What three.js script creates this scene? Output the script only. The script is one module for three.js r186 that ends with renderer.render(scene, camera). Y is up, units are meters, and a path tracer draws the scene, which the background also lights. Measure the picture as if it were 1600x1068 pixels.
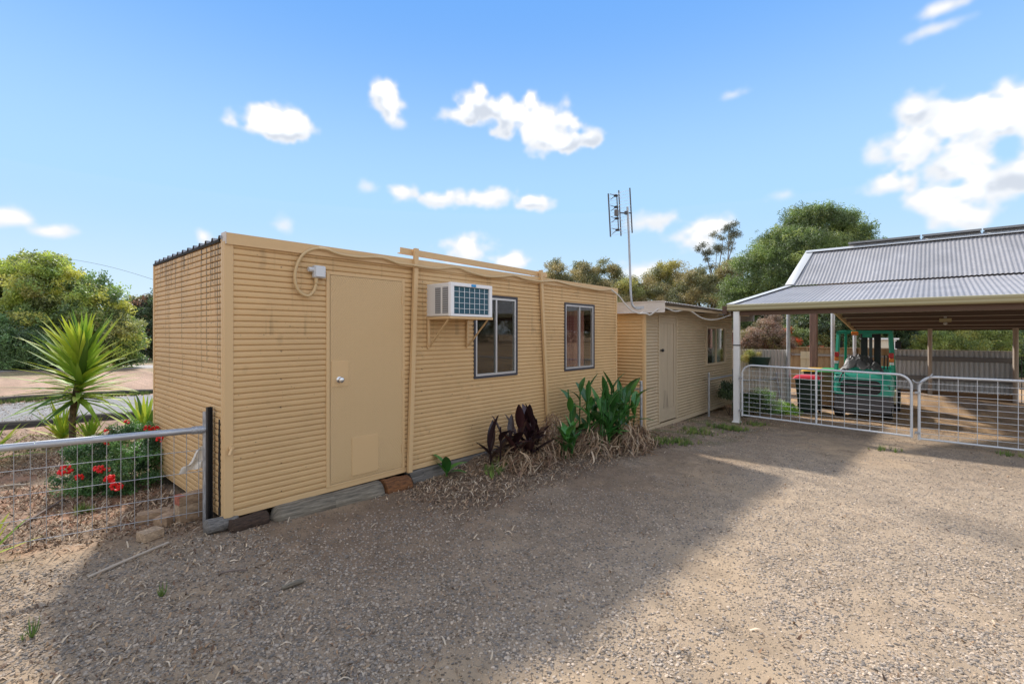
import * as THREE from 'three';
import { mergeGeometries } from 'three/addons/utils/BufferGeometryUtils.js';
import { RoundedBoxGeometry } from 'three/addons/geometries/RoundedBoxGeometry.js';
import { FontLoader } from 'three/addons/loaders/FontLoader.js';
import { TextGeometry } from 'three/addons/geometries/TextGeometry.js';

// ---------------------------------------------------------------- camera, sky, sun, exposure
const EXPOSURE = 1.3, SUN = 4.9, SKY_GAIN = .89;
const scene = new THREE.Scene();
const F = 745, CX = 800, HY = 521, IMW = 1600, IMH = 1068;           // focal length, centre column and horizon row in photo pixels
const camPos = new THREE.Vector3(-1.376, 1.6, 4.334);
const RIGHT = new THREE.Vector3(0.6608, 0, 0.7501), FWD = new THREE.Vector3(0.7505, 0, -0.6613);
const camera = new THREE.PerspectiveCamera(2 * Math.atan(IMH / 2 / F) * 180 / Math.PI, IMW / IMH, 0.05, 1500);
camera.position.copy(camPos);
camera.lookAt(camPos.clone().add(FWD));
camera.setViewOffset(IMW, IMH, 0, IMH / 2 - HY, IMW, IMH);
camera.updateMatrixWorld();

const TOSUN = new THREE.Vector3(0.37, 0.80, -0.93).normalize();
const sun = new THREE.DirectionalLight(0xfff8ee, SUN);
sun.position.copy(TOSUN).multiplyScalar(60).add(new THREE.Vector3(6, 0, 0));
sun.target.position.set(6, 0, 0);
sun.castShadow = true; sun.shadow.radius = 5; sun.shadow.mapSize.set(4096, 4096);
Object.assign(sun.shadow.camera, { left: -40, right: 40, top: 40, bottom: -40, near: 1, far: 160 });
scene.add(sun, sun.target);

const renderer = new THREE.WebGLRenderer({ antialias: true });
renderer.setSize(1024, 683);
renderer.toneMapping = THREE.LinearToneMapping;
renderer.toneMappingExposure = EXPOSURE;
renderer.shadowMap.enabled = true;

// ---------------------------------------------------------------- random numbers and noise
function rng(seed) { let a = seed >>> 0; return () => { a |= 0; a = a + 0x6D2B79F5 | 0; let t = Math.imul(a ^ a >>> 15, 1 | a); t = t + Math.imul(t ^ t >>> 7, 61 | t) ^ t; return ((t ^ t >>> 14) >>> 0) / 4294967296; }; }
const hash = (x, y, s = 0) => { let h = Math.imul(x | 0, 374761393) ^ Math.imul(y | 0, 668265263) ^ Math.imul(s + 11, 1274126177); h = Math.imul(h ^ h >>> 13, 1274126177); return ((h ^ h >>> 16) >>> 0) / 4294967296; };
const mod = (a, n) => ((a % n) + n) % n;
function vnoise(x, y, s = 0, per = 0) {
  const xi = Math.floor(x), yi = Math.floor(y), fx = x - xi, fy = y - yi, u = fx * fx * (3 - 2 * fx), v = fy * fy * (3 - 2 * fy);
  const h = per ? (a, b) => hash(mod(a, per), mod(b, per), s) : (a, b) => hash(a, b, s);
  const a = h(xi, yi), b = h(xi + 1, yi), c = h(xi, yi + 1), d = h(xi + 1, yi + 1);
  return a + (b - a) * u + (c - a) * v + (a - b - c + d) * u * v;
}
function fbm(x, y, o = 4, s = 0, per = 0) { let f = 0, a = 0.5, n = 0; for (let i = 0; i < o; i++) { f += a * vnoise(x, y, s + i * 7, per); n += a; x *= 2; y *= 2; if (per) per *= 2; a *= 0.5; } return f / n; }
const clamp = (x, a = 0, b = 1) => Math.min(b, Math.max(a, x));
const sstep = (a, b, x) => { const t = clamp((x - a) / (b - a)); return t * t * (3 - 2 * t); };
const lerp = (a, b, t) => a + (b - a) * t;
const mix3 = (a, b, t) => [lerp(a[0], b[0], t), lerp(a[1], b[1], t), lerp(a[2], b[2], t)];

// ---------------------------------------------------------------- photo pixels to places
const dirOf = (px, py) => FWD.clone().addScaledVector(RIGHT, (px - CX) / F).add(new THREE.Vector3(0, (HY - py) / F, 0));
const at = (px, py, t) => camPos.clone().addScaledVector(dirOf(px, py), t);                         // t: distance along the view axis
const onZ = (px, py, z) => { const d = dirOf(px, py); return camPos.clone().addScaledVector(d, (z - camPos.z) / d.z); };
const onX = (px, py, x) => { const d = dirOf(px, py); return camPos.clone().addScaledVector(d, (x - camPos.x) / d.x); };
// the lie of the land: level round the hut, falling gently to the yard, with a heap of spoil in it
function gy(x, z) {
  let y = -0.033 * clamp(x, 0, 12.2);
  if (z > -5) y += 0.022 * (fbm(x * 1.3 + 9, z * 1.3, 3, 5) - 0.5) * sstep(-5, -3, z) * (1 - sstep(20, 30, Math.hypot(x, z)));
  if (x > 1.8 && x < 6.9 && z > -.4 && z < 2) y += .15 * sstep(1.9, 3.2, x) * (1 - sstep(6.2, 6.8, x)) * Math.exp(-Math.pow(Math.max(0, z) / .5, 2)) * (.7 + .6 * fbm(x * 2.5, z * 2.5, 2, 68));
  if (x > 12) { const dx = (x - 16.0) / 1.9, dz = (z - 3.9) / 1.7; y += 0.34 * Math.exp(-dx * dx - dz * dz) * (0.8 + 0.4 * fbm(x * 2, z * 2, 3, 8)); }
  return y;
}
function G(px, py) { let p = null, y = 0; for (let i = 0; i < 8; i++) { const d = dirOf(px, py); p = camPos.clone().addScaledVector(d, (camPos.y - y) / -d.y); y = gy(p.x, p.z); } p.y = y; return p; }

// ---------------------------------------------------------------- the sky: air, scattered fair-weather clouds, thicker cloud added out of view
{
  const W = 2048, H = 1024, data = new Float32Array(W * H * 4);
  const azel = (px, py) => { const d = dirOf(px, py).normalize(); return [Math.atan2(d.z, d.x), Math.asin(d.y)]; };
  const blobs = [];
  const add = (px, py, rx, ry, k = 1) => { const c = azel(px, py), a = azel(px + rx, py), b = azel(px, py - ry); blobs.push({ az: c[0], el: c[1], rx: 1.22 * Math.abs(a[0] - c[0]) * Math.cos(c[1]), ry: 1.25 * Math.abs(b[1] - c[1]), k: Math.min(1, k * 1.15) }); };
  for (const b of [[405, 188, 40, 24], [445, 192, 42, 26], [430, 206, 62, 15], [470, 200, 30, 18], [598, 138, 20, 20, .8], [606, 165, 24, 26, .8], [622, 190, 18, 16, .6],
    [745, 160, 34, 28], [775, 175, 52, 34], [825, 185, 62, 36], [715, 180, 30, 16, .8], [860, 212, 56, 30], [925, 212, 32, 20], [895, 222, 40, 18],
    [632, 304, 26, 14, .8], [690, 313, 44, 12, .8], [760, 311, 52, 18, .9], [825, 318, 30, 14, .8], [732, 392, 46, 22, .9], [800, 406, 30, 16, .8],
    [15, 340, 42, 20, .9], [75, 362, 40, 13, .9], [-60, 352, 50, 22], [1430, 172, 48, 26], [1480, 190, 62, 36], [1545, 195, 80, 44], [1595, 170, 50, 48], [1415, 235, 60, 30, .9],
    [1490, 255, 90, 42], [1570, 280, 90, 44], [1395, 290, 52, 18, .8], [1450, 312, 60, 20, .8], [1510, 340, 60, 26, .8], [1660, 230, 100, 70], [1480, 10, 64, 16, .75], [1468, 44, 60, 14, .55],
    [1090, 372, 54, 26, .6], [1115, 350, 34, 18, .5], [1015, 346, 44, 16, .6], [440, 350, 20, 16, .5], [316, 370, 16, 14, .6], [1145, 148, 26, 9, .45], [1225, 305, 30, 12, .35], [1005, 428, 44, 20, .6], [575, 292, 18, 12, .35]]) add(...b);
  const R = rng(77), view = Math.atan2(FWD.z, FWD.x);
  for (let i = 0; i < 190; i++) {                                                                     // extra cloud added over the unseen sky for neutral fill light
    const el = 0.05 + Math.pow(R(), 1.3) * 1.1, gap = el < .85 ? 1.2 : 0, az = view + gap + R() * (2 * Math.PI - 2 * gap), s = 0.06 + 0.10 * R();
    for (let j = 0; j < 5; j++) blobs.push({ az: az + (R() - .5) * s * 3 / Math.cos(el), el: el + (R() - .5) * s * .8, rx: s * (.5 + R()), ry: s * (.35 + .35 * R()), k: .6 + .4 * R() });
  }
  const air = (el) => { const e = el * 180 / Math.PI; return e < 14 ? mix3([.64, .79, .92], [.41, .65, .93], sstep(0, 14, e)) : e < 36 ? mix3([.40, .65, .94], [.155, .385, .85], sstep(12, 37, e) ) : mix3([.155, .385, .85], [.11, .30, .74], sstep(36, 80, e)); };
  const dens = new Float32Array(W * H), low = new Float32Array(W * H);
  for (const b of blobs) {
    const ex = b.rx * 1.7, ey = b.ry * 1.7, j0 = Math.floor(((b.el - ey) / Math.PI + .5) * H), j1 = Math.ceil(((b.el + ey) / Math.PI + .5) * H), wx = ex / Math.cos(Math.min(1.3, b.el + ey));
    const i0 = Math.floor(((b.az - wx) / (2 * Math.PI) + .5) * W), i1 = Math.ceil(((b.az + wx) / (2 * Math.PI) + .5) * W);
    for (let j = Math.max(0, j0); j < Math.min(H, j1); j++) for (let i = i0; i < i1; i++) {
      const az = ((i + .5) / W - .5) * 2 * Math.PI, el = ((j + .5) / H - .5) * Math.PI;
      const dx = (az - b.az) * Math.cos(el) / b.rx, dy = (el - b.el) / b.ry, q = Math.sqrt(dx * dx + dy * dy);
      if (q > 1.7) continue;
      const n = 1.15 * (fbm(az * 38, el * 48, 6, 3) - .5) + .35 * (fbm(az * 11, el * 15, 3, 21) - .5) - .12 * Math.max(0, -dy);
      const d = (1 - q + n) * b.k, k = j * W + mod(i, W);
      if (d > 0) { const o = dens[k]; dens[k] = o + d * (1 - o * .5); low[k] += d * dy; }
    }
  }
  for (let j = 0; j < H; j++) for (let i = 0; i < W; i++) {
    const k = j * W + i, el = ((j + .5) / H - .5) * Math.PI, az = ((i + .5) / W - .5) * 2 * Math.PI;
    let c = el > 0 ? air(el) : mix3([.60, .79, .95], [.30, .27, .24], sstep(0, .06, -el));
    if (el > 0 && dens[k] > 0) {
      const a = Math.pow(sstep(0, .62, dens[k]), 1.1), sh = clamp(.6 - .9 * low[k] / Math.max(.25, dens[k]) + 1.7 * (fbm(az * 24, el * 32, 5, 40) - .5)), L = lerp(.86, 1.9, sstep(.4, 1.3, dens[k]));
      c = mix3(c, mix3([L, L * .99, L * .975], [.60, .645, .72], sh * sstep(.25, .9, dens[k])), a * .97);
    }
    data.set([c[0] * SKY_GAIN, c[1] * SKY_GAIN, c[2] * SKY_GAIN, 1], k * 4);
  }
  const sky = new THREE.DataTexture(data, W, H, THREE.RGBAFormat, THREE.FloatType);
  sky.mapping = THREE.EquirectangularReflectionMapping; sky.magFilter = THREE.LinearFilter; sky.minFilter = THREE.LinearFilter; sky.needsUpdate = true;
  scene.background = sky; scene.environment = sky;
}

// ---------------------------------------------------------------- building blocks
const used = new Map(), org = new Map();
const numbered = (n) => { const k = used.get(n) || 0; used.set(n, k + 1); return k ? n + '_' + String(k).padStart(3, '0') : n; };
const V = (x, y, z) => new THREE.Vector3(x, y, z);
function thing(name, label, category, p, group) {
  const o = new THREE.Group(); o.name = numbered(name); o.position.copy(p); o.userData = { label, category }; if (group) o.userData.group = group;
  scene.add(o); org.set(o, p.clone()); return o;
}
function put(parent, name, mesh) { mesh.name = name; mesh.castShadow = mesh.receiveShadow = true; parent.add(mesh); return mesh; }
function part(parent, name, geo, mat) { const o = org.get(parent); geo.translate(-o.x, -o.y, -o.z); const m = put(parent, name, new THREE.Mesh(geo, mat)); org.set(m, o); return m; }   // geometry in world places
function place(parent, name, geo, mat, p, q, s) { const m = put(parent, name, new THREE.Mesh(geo, mat)); m.position.copy(p).sub(org.get(parent)); if (q) m.quaternion.copy(q); if (s) m.scale.copy(s); return m; }
function single(name, label, category, geo, mat, group) { const m = new THREE.Mesh(geo, mat); m.name = numbered(name); m.castShadow = m.receiveShadow = true; m.userData = { label, category }; if (group) m.userData.group = group; scene.add(m); return m; }
function structure(name, geo, mat) { const m = new THREE.Mesh(geo, mat); m.name = numbered(name); m.castShadow = m.receiveShadow = true; m.userData = { kind: 'structure' }; scene.add(m); org.set(m, V(0, 0, 0)); return m; }
const bx = (x0, x1, y0, y1, z0, z1, r = 0) => { const w = x1 - x0, h = y1 - y0, d = z1 - z0, g = r ? new RoundedBoxGeometry(w, h, d, 2, Math.min(r, w * .49, h * .49, d * .49)) : new THREE.BoxGeometry(w, h, d); g.translate((x0 + x1) / 2, (y0 + y1) / 2, (z0 + z1) / 2); return g; };
const UP = V(0, 1, 0), CYL = new THREE.CylinderGeometry(1, 1, 1, 12, 1), CYL6 = new THREE.CylinderGeometry(1, 1, 1, 6, 1), BOX = new THREE.BoxGeometry(1, 1, 1);
function rod(parent, name, a, b, r, mat, geo = CYL) { const d = b.clone().sub(a), L = d.length(); return place(parent, name, geo, mat, a.clone().add(b).multiplyScalar(.5), new THREE.Quaternion().setFromUnitVectors(UP, d.clone().divideScalar(L)), V(r, L, r)); }
function rodGeo(a, b, r, r2 = r, n = 10) { const d = b.clone().sub(a), L = d.length(), g = new THREE.CylinderGeometry(r2, r, L, n, 1); g.applyQuaternion(new THREE.Quaternion().setFromUnitVectors(UP, d.clone().divideScalar(L))); const m = a.clone().add(b).multiplyScalar(.5); g.translate(m.x, m.y, m.z); return g; }
function barGeo(a, b, w, h, up = UP) { const d = b.clone().sub(a), L = d.length(), g = new THREE.BoxGeometry(w, h, L), m = new THREE.Matrix4().lookAt(b, a, up); g.applyMatrix4(m.setPosition(a.clone().add(b).multiplyScalar(.5))); return g; }
const tube = (pts, r, seg = 64, n = 8) => new THREE.TubeGeometry(new THREE.CatmullRomCurve3(pts, false, 'centripetal'), seg, r, n, false);
const merge = (a) => mergeGeometries(a.map((g) => { const h = g.index ? g.toNonIndexed() : g; for (const k of Object.keys(h.attributes)) if (!['position', 'normal', 'uv'].includes(k)) h.deleteAttribute(k); if (!h.attributes.uv) h.setAttribute('uv', new THREE.Float32BufferAttribute(new Float32Array(h.attributes.position.count * 2), 2)); return h; }));
function surface(us, vs, f, uvf) {                                                                   // a sheet over two lists of parameters
  const pos = [], uv = [], idx = [], n = vs.length;
  for (const u of us) for (const v of vs) { const p = f(u, v); pos.push(p[0], p[1], p[2]); const t = uvf ? uvf(u, v) : [u, v]; uv.push(t[0], t[1]); }
  for (let i = 0; i + 1 < us.length; i++) for (let j = 0; j + 1 < n; j++) { const a = i * n + j, b = a + n; idx.push(a, b, b + 1, a, b + 1, a + 1); }
  const g = new THREE.BufferGeometry(); g.setAttribute('position', new THREE.Float32BufferAttribute(pos, 3)); g.setAttribute('uv', new THREE.Float32BufferAttribute(uv, 2)); g.setIndex(idx); g.computeVertexNormals(); return g;
}
const steps = (a, b, n) => Array.from({ length: n + 1 }, (_, i) => a + (b - a) * i / n);
function texture(n, f, { srgb = true, rep = [1, 1], h = n } = {}) {
  const d = new Uint8Array(n * h * 4);
  for (let j = 0; j < h; j++) for (let i = 0; i < n; i++) { const c = f(i / n, j / h, i, j), k = (j * n + i) * 4; if (typeof c === 'number') d[k] = d[k + 1] = d[k + 2] = clamp(c) * 255; else { d[k] = clamp(c[0]) * 255; d[k + 1] = clamp(c[1]) * 255; d[k + 2] = clamp(c[2]) * 255; } d[k + 3] = 255; }
  const t = new THREE.DataTexture(d, n, h); t.wrapS = t.wrapT = THREE.RepeatWrapping; t.magFilter = THREE.LinearFilter; t.minFilter = THREE.LinearMipmapLinearFilter; t.generateMipmaps = true; t.repeat.set(...rep); if (srgb) t.colorSpace = THREE.SRGBColorSpace; t.needsUpdate = true; return t;
}
const lin = (r, g, b) => new THREE.Color().setRGB(r, g, b);
const mat = (c, rough = .8, extra = {}) => new THREE.MeshStandardMaterial({ color: c.isColor ? c : lin(...c), roughness: rough, side: THREE.DoubleSide, ...extra });
const leafMat = (c, tr = .35, rough = .75) => new THREE.MeshPhysicalMaterial({ color: lin(...c), roughness: rough, transmission: tr, thickness: 0, specularIntensity: .35, side: THREE.DoubleSide });
const q2 = (v) => Math.pow(clamp(v), 1 / 2.2);                                                       // linear grey to a texture byte

// ---------------------------------------------------------------- materials
const dirtTex = texture(1024, (u, v) => {                                                            // painted steel: faint mottling, grime specks
  let g = .95 + .08 * (fbm(u * 8, v * 8, 4, 1, 8) - .5) + .02 * (fbm(u * 64, v * 64, 2, 9, 64) - .5);
  const s = fbm(u * 128, v * 128, 2, 33, 128); if (s > .84) g -= (s - .84) * 2.2;
  return [g, g * .995, g * .985];
}, { rep: [.5, .5] });
const streakTex = texture(1024, (u, v) => {                                                          // the end wall: black run-off streaks below the roof ribs, specks
  let g = .95 + .08 * (fbm(u * 8, v * 8, 4, 2) - .5);
  for (let i = 0; i < 40; i++) { const c = hash(i, 3) * .94 + .03, len = .07 + .5 * Math.pow(hash(i, 4), 2.4), w = .003 + .006 * hash(i, 5), y = 1 - v; if (y < len) { const dx = Math.abs(u - c - .003 * (vnoise(v * 30, i, 6) - .5)); if (dx < w) g -= (.3 + .55 * hash(i, 7)) * (1 - dx / w) * sstep(0, .5, vnoise(v * 45, i * 9, 8) + .25) * (1 - y / len * .6); } }
  const s = fbm(u * 110, v * 110, 2, 13); if (s > .79) g -= (s - .79) * 3;
  
  return [g, g * .985, g * .96];
});
const frontTex = texture(2048, (u, v) => {                                                           // the long wall: sheet laps, fixings gone dark, scuffs, drip marks under the fascia
  const x = u * 6.42, y = v * 2.3; let g = .96 + .09 * (fbm(x * 1.4, y * 1.4, 4, 2) - .5) + .03 * (fbm(x * 9, y * 9, 3, 4) - .5), r = 1;
  for (let k = 0; k < 8; k++) { const lx = .36 + k * .79 + .1 * hash(k, 9), d = Math.abs(x - lx); const row = mod(y, .2475), e = Math.hypot(d, row - .12); if (e < .007 && hash(k, Math.floor(y / .2475), 12) > .35) { g -= .42; r = 1.06; } }
  const s = fbm(x * 38, y * 38, 2, 33); if (s > .87) g -= (s - .87) * 3; const q = fbm(x * 7, y * 7, 4, 37); if (q > .70) g -= (q - .70) * .5;
  const w = fbm(x * 26, y * 1.3, 3, 41); if (w > .64 && y > 1.5) g -= (w - .64) * .5;
  return [g * r, g * .99, g * .975];
}, { h: 1024 });
const brickTex = texture(256, (u, v) => { let g = .86 + .4 * (fbm(u * 10, v * 10, 4, 51, 10) - .5) + .2 * (hash(u * 256 | 0, v * 256 | 0, 5) - .5); const s = fbm(u * 4, v * 4, 3, 53, 4); if (s > .6) g += (s - .6) * .8; return [g, g * .98, g * .96]; });
const doorBump = texture(256, (u, v) => { const a = Math.abs(mod(u * 16 + v * 12, 1) - .5), b = Math.abs(mod(u * 16 - v * 12, 1) - .5); return .5 + .5 * Math.min(1, Math.min(a, b) * 5); }, { srgb: false, rep: [2.3, 2.3] });
const woodTex = texture(512, (u, v) => { const g = .72 + .5 * (fbm(u * 3, v * 48, 4, 3, 0) - .5) + .2 * (fbm(u * 20, v * 160, 2, 8) - .5); return [g, g, g]; });
const barkTex = texture(512, (u, v) => { const g = .7 + .7 * (fbm(u * 30, v * 6, 4, 5) - .5); return [g, g * .97, g * .94]; });
const galvTex = texture(256, (u, v) => { const g = .86 + .2 * (vnoise(u * 24, v * 24, 4, 24) - .5) + .12 * (vnoise(u * 60, v * 60, 6, 60) - .5); return [g, g, g]; });
const roofTex = texture(512, (u, v) => { const g = .9 + .16 * (fbm(u * 6, v * 6, 4, 6, 6) - .5) + .06 * (fbm(u * 60, v * 60, 2, 2, 60) - .5); return [g, g, g * 1.0]; }, { rep: [.4, .4] });
const M = {
  tan: mat([.66, .45, .228], .55, { map: dirtTex }), tanFront: mat([.67, .455, .23], .55, { map: frontTex }), tanEnd: mat([.68, .465, .24], .55, { map: streakTex }), tanTrim: mat([.62, .42, .215], .5),
  door: mat([.61, .42, .218], .5, { bumpMap: doorBump, bumpScale: .006 }), doorPlain: mat([.62, .42, .215], .48),
  beige: mat([.49, .39, .265], .6, { map: dirtTex }), beigeDoor: mat([.48, .39, .28], .65, { map: dirtTex }), beigeTrim: mat([.48, .385, .265], .6),
  fasciaPale: mat([.72, .64, .57], .5, { map: roofTex }), roofGrey: mat([.44, .43, .435], .55, { map: roofTex, metalness: .15 }), roofPale: mat([.44, .45, .46], .5),
  gutter: mat([.36, .32, .185], .5), brown: mat([.10, .055, .035], .7), brownSheet: mat([.13, .075, .05], .7), whitePost: mat([.80, .80, .80], .5), galv: mat([.56, .58, .62], .42, { metalness: .55, map: galvTex }),
  galvPaint: mat([.60, .62, .65], .45, { metalness: .2 }), black: mat([.015, .015, .017], .5), tar: mat([.012, .011, .01], .8), rubber: mat([.02, .02, .02], .85), alu: mat([.55, .55, .56], .35, { metalness: .5 }), darkFrame: mat([.045, .045, .06], .6),
  acWhite: mat([.82, .82, .84], .45), acSide: mat([.70, .67, .63], .5), coil: mat([.03, .10, .14], .5, { metalness: .3 }), vent: mat([.20, .195, .19], .7), blue: mat([.02, .28, .62], .5), wire: mat([.75, .8, .85], .5),
  grey: mat([.55, .56, .58], .5), cable: mat([.56, .40, .21], .55), cableGrey: mat([.62, .60, .57], .5), timber: mat([.30, .275, .25], .85, { map: woodTex }), log: mat([.34, .29, .22], .9, { map: woodTex }), rustLog: mat([.30, .12, .04], .9, { map: woodTex }), darkLog: mat([.10, .06, .04], .95, { map: woodTex }),
  brick: mat([.44, .31, .205], .9, { map: brickTex }), brickRed: mat([.45, .15, .10], .9, { map: brickTex }), steel: mat([.7, .7, .7], .25, { metalness: .9 }), plastic: leafMat([.75, .72, .66], .3, .5),
  glass: new THREE.MeshPhysicalMaterial({ color: lin(.82, .84, .82), roughness: .03, transmission: 1, thickness: 0, ior: 1.5 }),
  inside: mat([.24, .19, .145], .9), ceiling: mat([.55, .56, .55], .9), curtainDark: mat([.34, .13, .12], .9), curtainPink: mat([.46, .20, .16], .9),
  teal: mat([.01, .32, .20], .45), tealPale: mat([.035, .37, .27], .45), forkGrey: mat([.09, .09, .10], .75), red: mat([.55, .02, .02], .35), amber: mat([.8, .22, .02], .35), tarp: mat([.08, .08, .085], .5), tarpPale: mat([.55, .56, .58], .4), creamPlate: mat([.52, .46, .28], .6),
  binGreen: mat([.012, .03, .02], .5), binTan: mat([.20, .13, .07], .6), lidRed: mat([.62, .02, .05], .45), lidYellow: mat([.75, .42, .02], .45), lidGreen: mat([.03, .42, .12], .45),
  fenceGrey: mat([.47, .50, .53], .5), fencePale: mat([.62, .57, .52], .5), fenceTan: mat([.32, .22, .12], .6), fenceRail: mat([.16, .16, .165], .55), creamPanel: mat([.62, .53, .36], .6), plinth: mat([.20, .12, .065], .9),
  redPaint: mat([.55, .36, .33], .8, { map: barkTex }), bark: mat([.24, .18, .13], .95, { map: barkTex }), paleBark: mat([.42, .38, .33], .9, { map: barkTex }), redRoof: mat([.36, .09, .07], .6), creamWall: mat([.66, .58, .46], .7), brickWall: mat([.22, .07, .05], .9), slate: mat([.36, .40, .46], .6), dark: mat([.03, .035, .04], .8),
  solar: mat([.015, .02, .035], .15), panelEdge: mat([.22, .225, .23], .5), kerb: mat([.10, .085, .07], .95, { map: woodTex }), petal: mat([.72, .012, .012], .6), tub: mat([.015, .05, .035], .5),
};

// ---------------------------------------------------------------- ground
const inBed = (x, z) => sstep(1.35, .75, z + .25 * (fbm(x * 2, z * 2, 3, 61) - .5)) * sstep(1.2, 2.0, x) * (1 - sstep(6.6, 7.4, x));
const gateLine = (x) => -.29 + (x + .05) * .27;                                                       // the low fence runs away from the hut's corner
const inGarden = (x, z) => (x < 0 || z < -2 ? 1 : 0) * sstep(.35, -.35, z - gateLine(Math.min(x, 0)) + .5 * (fbm(x * 1.6, z * 1.6, 3, 60) - .5));
const gravelAt = (x, z) => { const a = fbm(x * .55 + 3, z * .55, 4, 14), b = fbm(x * 2.2, z * 2.2, 3, 15); return clamp(sstep(.36, .62, a * .65 + b * .35 + .10 * sstep(0, 3.5, z))) * (1 - inBed(x, z)) * (1 - .8 * inGarden(x, z)); };
const paleAt = (x, z) => sstep(2.1, 3.1, z + .9 * (fbm(x * .8, z * .8, 4, 95) - .5)) * (1 - sstep(5.5, 8, x));                 // paler ground and stones farther from the hut
function zone(x, z) {
  const n = fbm(x * .9, z * .9, 4, 20), m = fbm(x * 4.5, z * 4.5, 3, 22), f = fbm(x * 14, z * 14, 2, 23);
  let c = mix3([.405, .325, .24], [.33, .275, .222], gravelAt(x, z));
  c = mix3(c, [.44, .35, .255], .5 * sstep(.55, .75, n)); c = mix3(c, [.24, .18, .135], .45 * sstep(.56, .8, m));
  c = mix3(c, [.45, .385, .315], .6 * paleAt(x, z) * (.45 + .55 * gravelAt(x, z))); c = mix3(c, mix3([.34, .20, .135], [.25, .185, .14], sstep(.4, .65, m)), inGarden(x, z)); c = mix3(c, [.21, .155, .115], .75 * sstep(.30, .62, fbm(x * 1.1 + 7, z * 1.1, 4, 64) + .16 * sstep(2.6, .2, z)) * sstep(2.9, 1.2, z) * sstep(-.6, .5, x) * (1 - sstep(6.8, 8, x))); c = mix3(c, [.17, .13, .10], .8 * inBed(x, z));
  const gr = sstep(.5, .62, m) * sstep(6.4, 7, x) * (1 - sstep(9.6, 10.5, x)) * sstep(2.2, 1.2, z); c = mix3(c, [.14, .18, .06], .6 * gr);
  if (x > 10.2) c = mix3(c, mix3([.50, .36, .225], [.34, .245, .165], sstep(.45, .65, m)), sstep(10.2, 12, x));
  if (z < -6) c = mix3(c, mix3([.46, .33, .27], [.36, .25, .19], sstep(.4, .65, n)), sstep(-6, -8, z));
  if (z < -11) { const g = sstep(.56, .7, fbm(x * .35, z * .35, 4, 26)); c = mix3(c, [.20, .22, .08], g * .7); }
  const k = .76 + .44 * f; return [c[0] * k * .99, c[1] * k * .89, c[2] * k * .76];
}
{
  const axis = (a, b, s, lim) => { const o = []; let p = a, d = s; while (p > -lim) { d *= 1.22; p -= d; o.unshift(p); } for (let i = 0; i <= Math.round((b - a) / s); i++) o.push(a + i * s); p = b; d = s; while (p < lim) { d *= 1.22; p += d; o.push(p); } return o; };
  const xs = axis(-4.2, 11.5, .055, 600), zs = axis(-3, 5.4, .055, 600);
  const g = surface(xs, zs.slice().reverse(), (x, z) => [x, gy(x, z), z], (x, z) => [x / 5.2, z / 5.2]);
  const p = g.attributes.position, col = new Float32Array(p.count * 3);
  for (let i = 0; i < p.count; i++) col.set(zone(p.getX(i), p.getZ(i)), i * 3);
  g.setAttribute('color', new THREE.BufferAttribute(col, 3));
  const N = 2048, t = new Float32Array(N * N), hgt = new Float32Array(N * N), R = rng(5);
  for (let j = 0; j < N; j++) for (let i = 0; i < N; i++) { const u = i / N, v = j / N, k = j * N + i; const c = fbm(u * 26, v * 26, 4, 1, 26), s = hash(i, j, 9); t[k] = .80 + .34 * (c - .5) + .16 * (s - .5); hgt[k] = .35 + .3 * (c - .5) + .06 * s; }
  for (let q = 0; q < 90000; q++) {                                                                   // grit: little stones and crumbs, each its own tone
    const cx = R() * N, cz = R() * N, r = .8 + Math.pow(R(), 3.5) * 3.6, tone = R() < .42 ? .34 + .26 * R() : .80 + .42 * R(), e = .55 + .45 * R(), an = R() * 3.14, ca = Math.cos(an), sa = Math.sin(an), w = Math.ceil(r + 1);
    for (let j = -w; j <= w; j++) for (let i = -w; i <= w; i++) { const a = (i * ca + j * sa) / r, b = (-i * sa + j * ca) / (r * e), d = a * a + b * b; if (d < 1) { const k = mod(Math.floor(cz) + j, N) * N + mod(Math.floor(cx) + i, N); t[k] = tone; hgt[k] = .5 + .5 * Math.sqrt(1 - d) * Math.min(1, r / 3); } }
  }
  const col8 = texture(N, (u, v, i, j) => { const g = q2(t[j * N + i]); return [g, g * .996, g * .99]; }), b8 = texture(N, (u, v, i, j) => hgt[j * N + i], { srgb: false });
  const ground = structure('ground', g, mat([1, 1, 1], .95, { vertexColors: true, map: col8, bumpMap: b8, bumpScale: .012 }));
}
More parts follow.
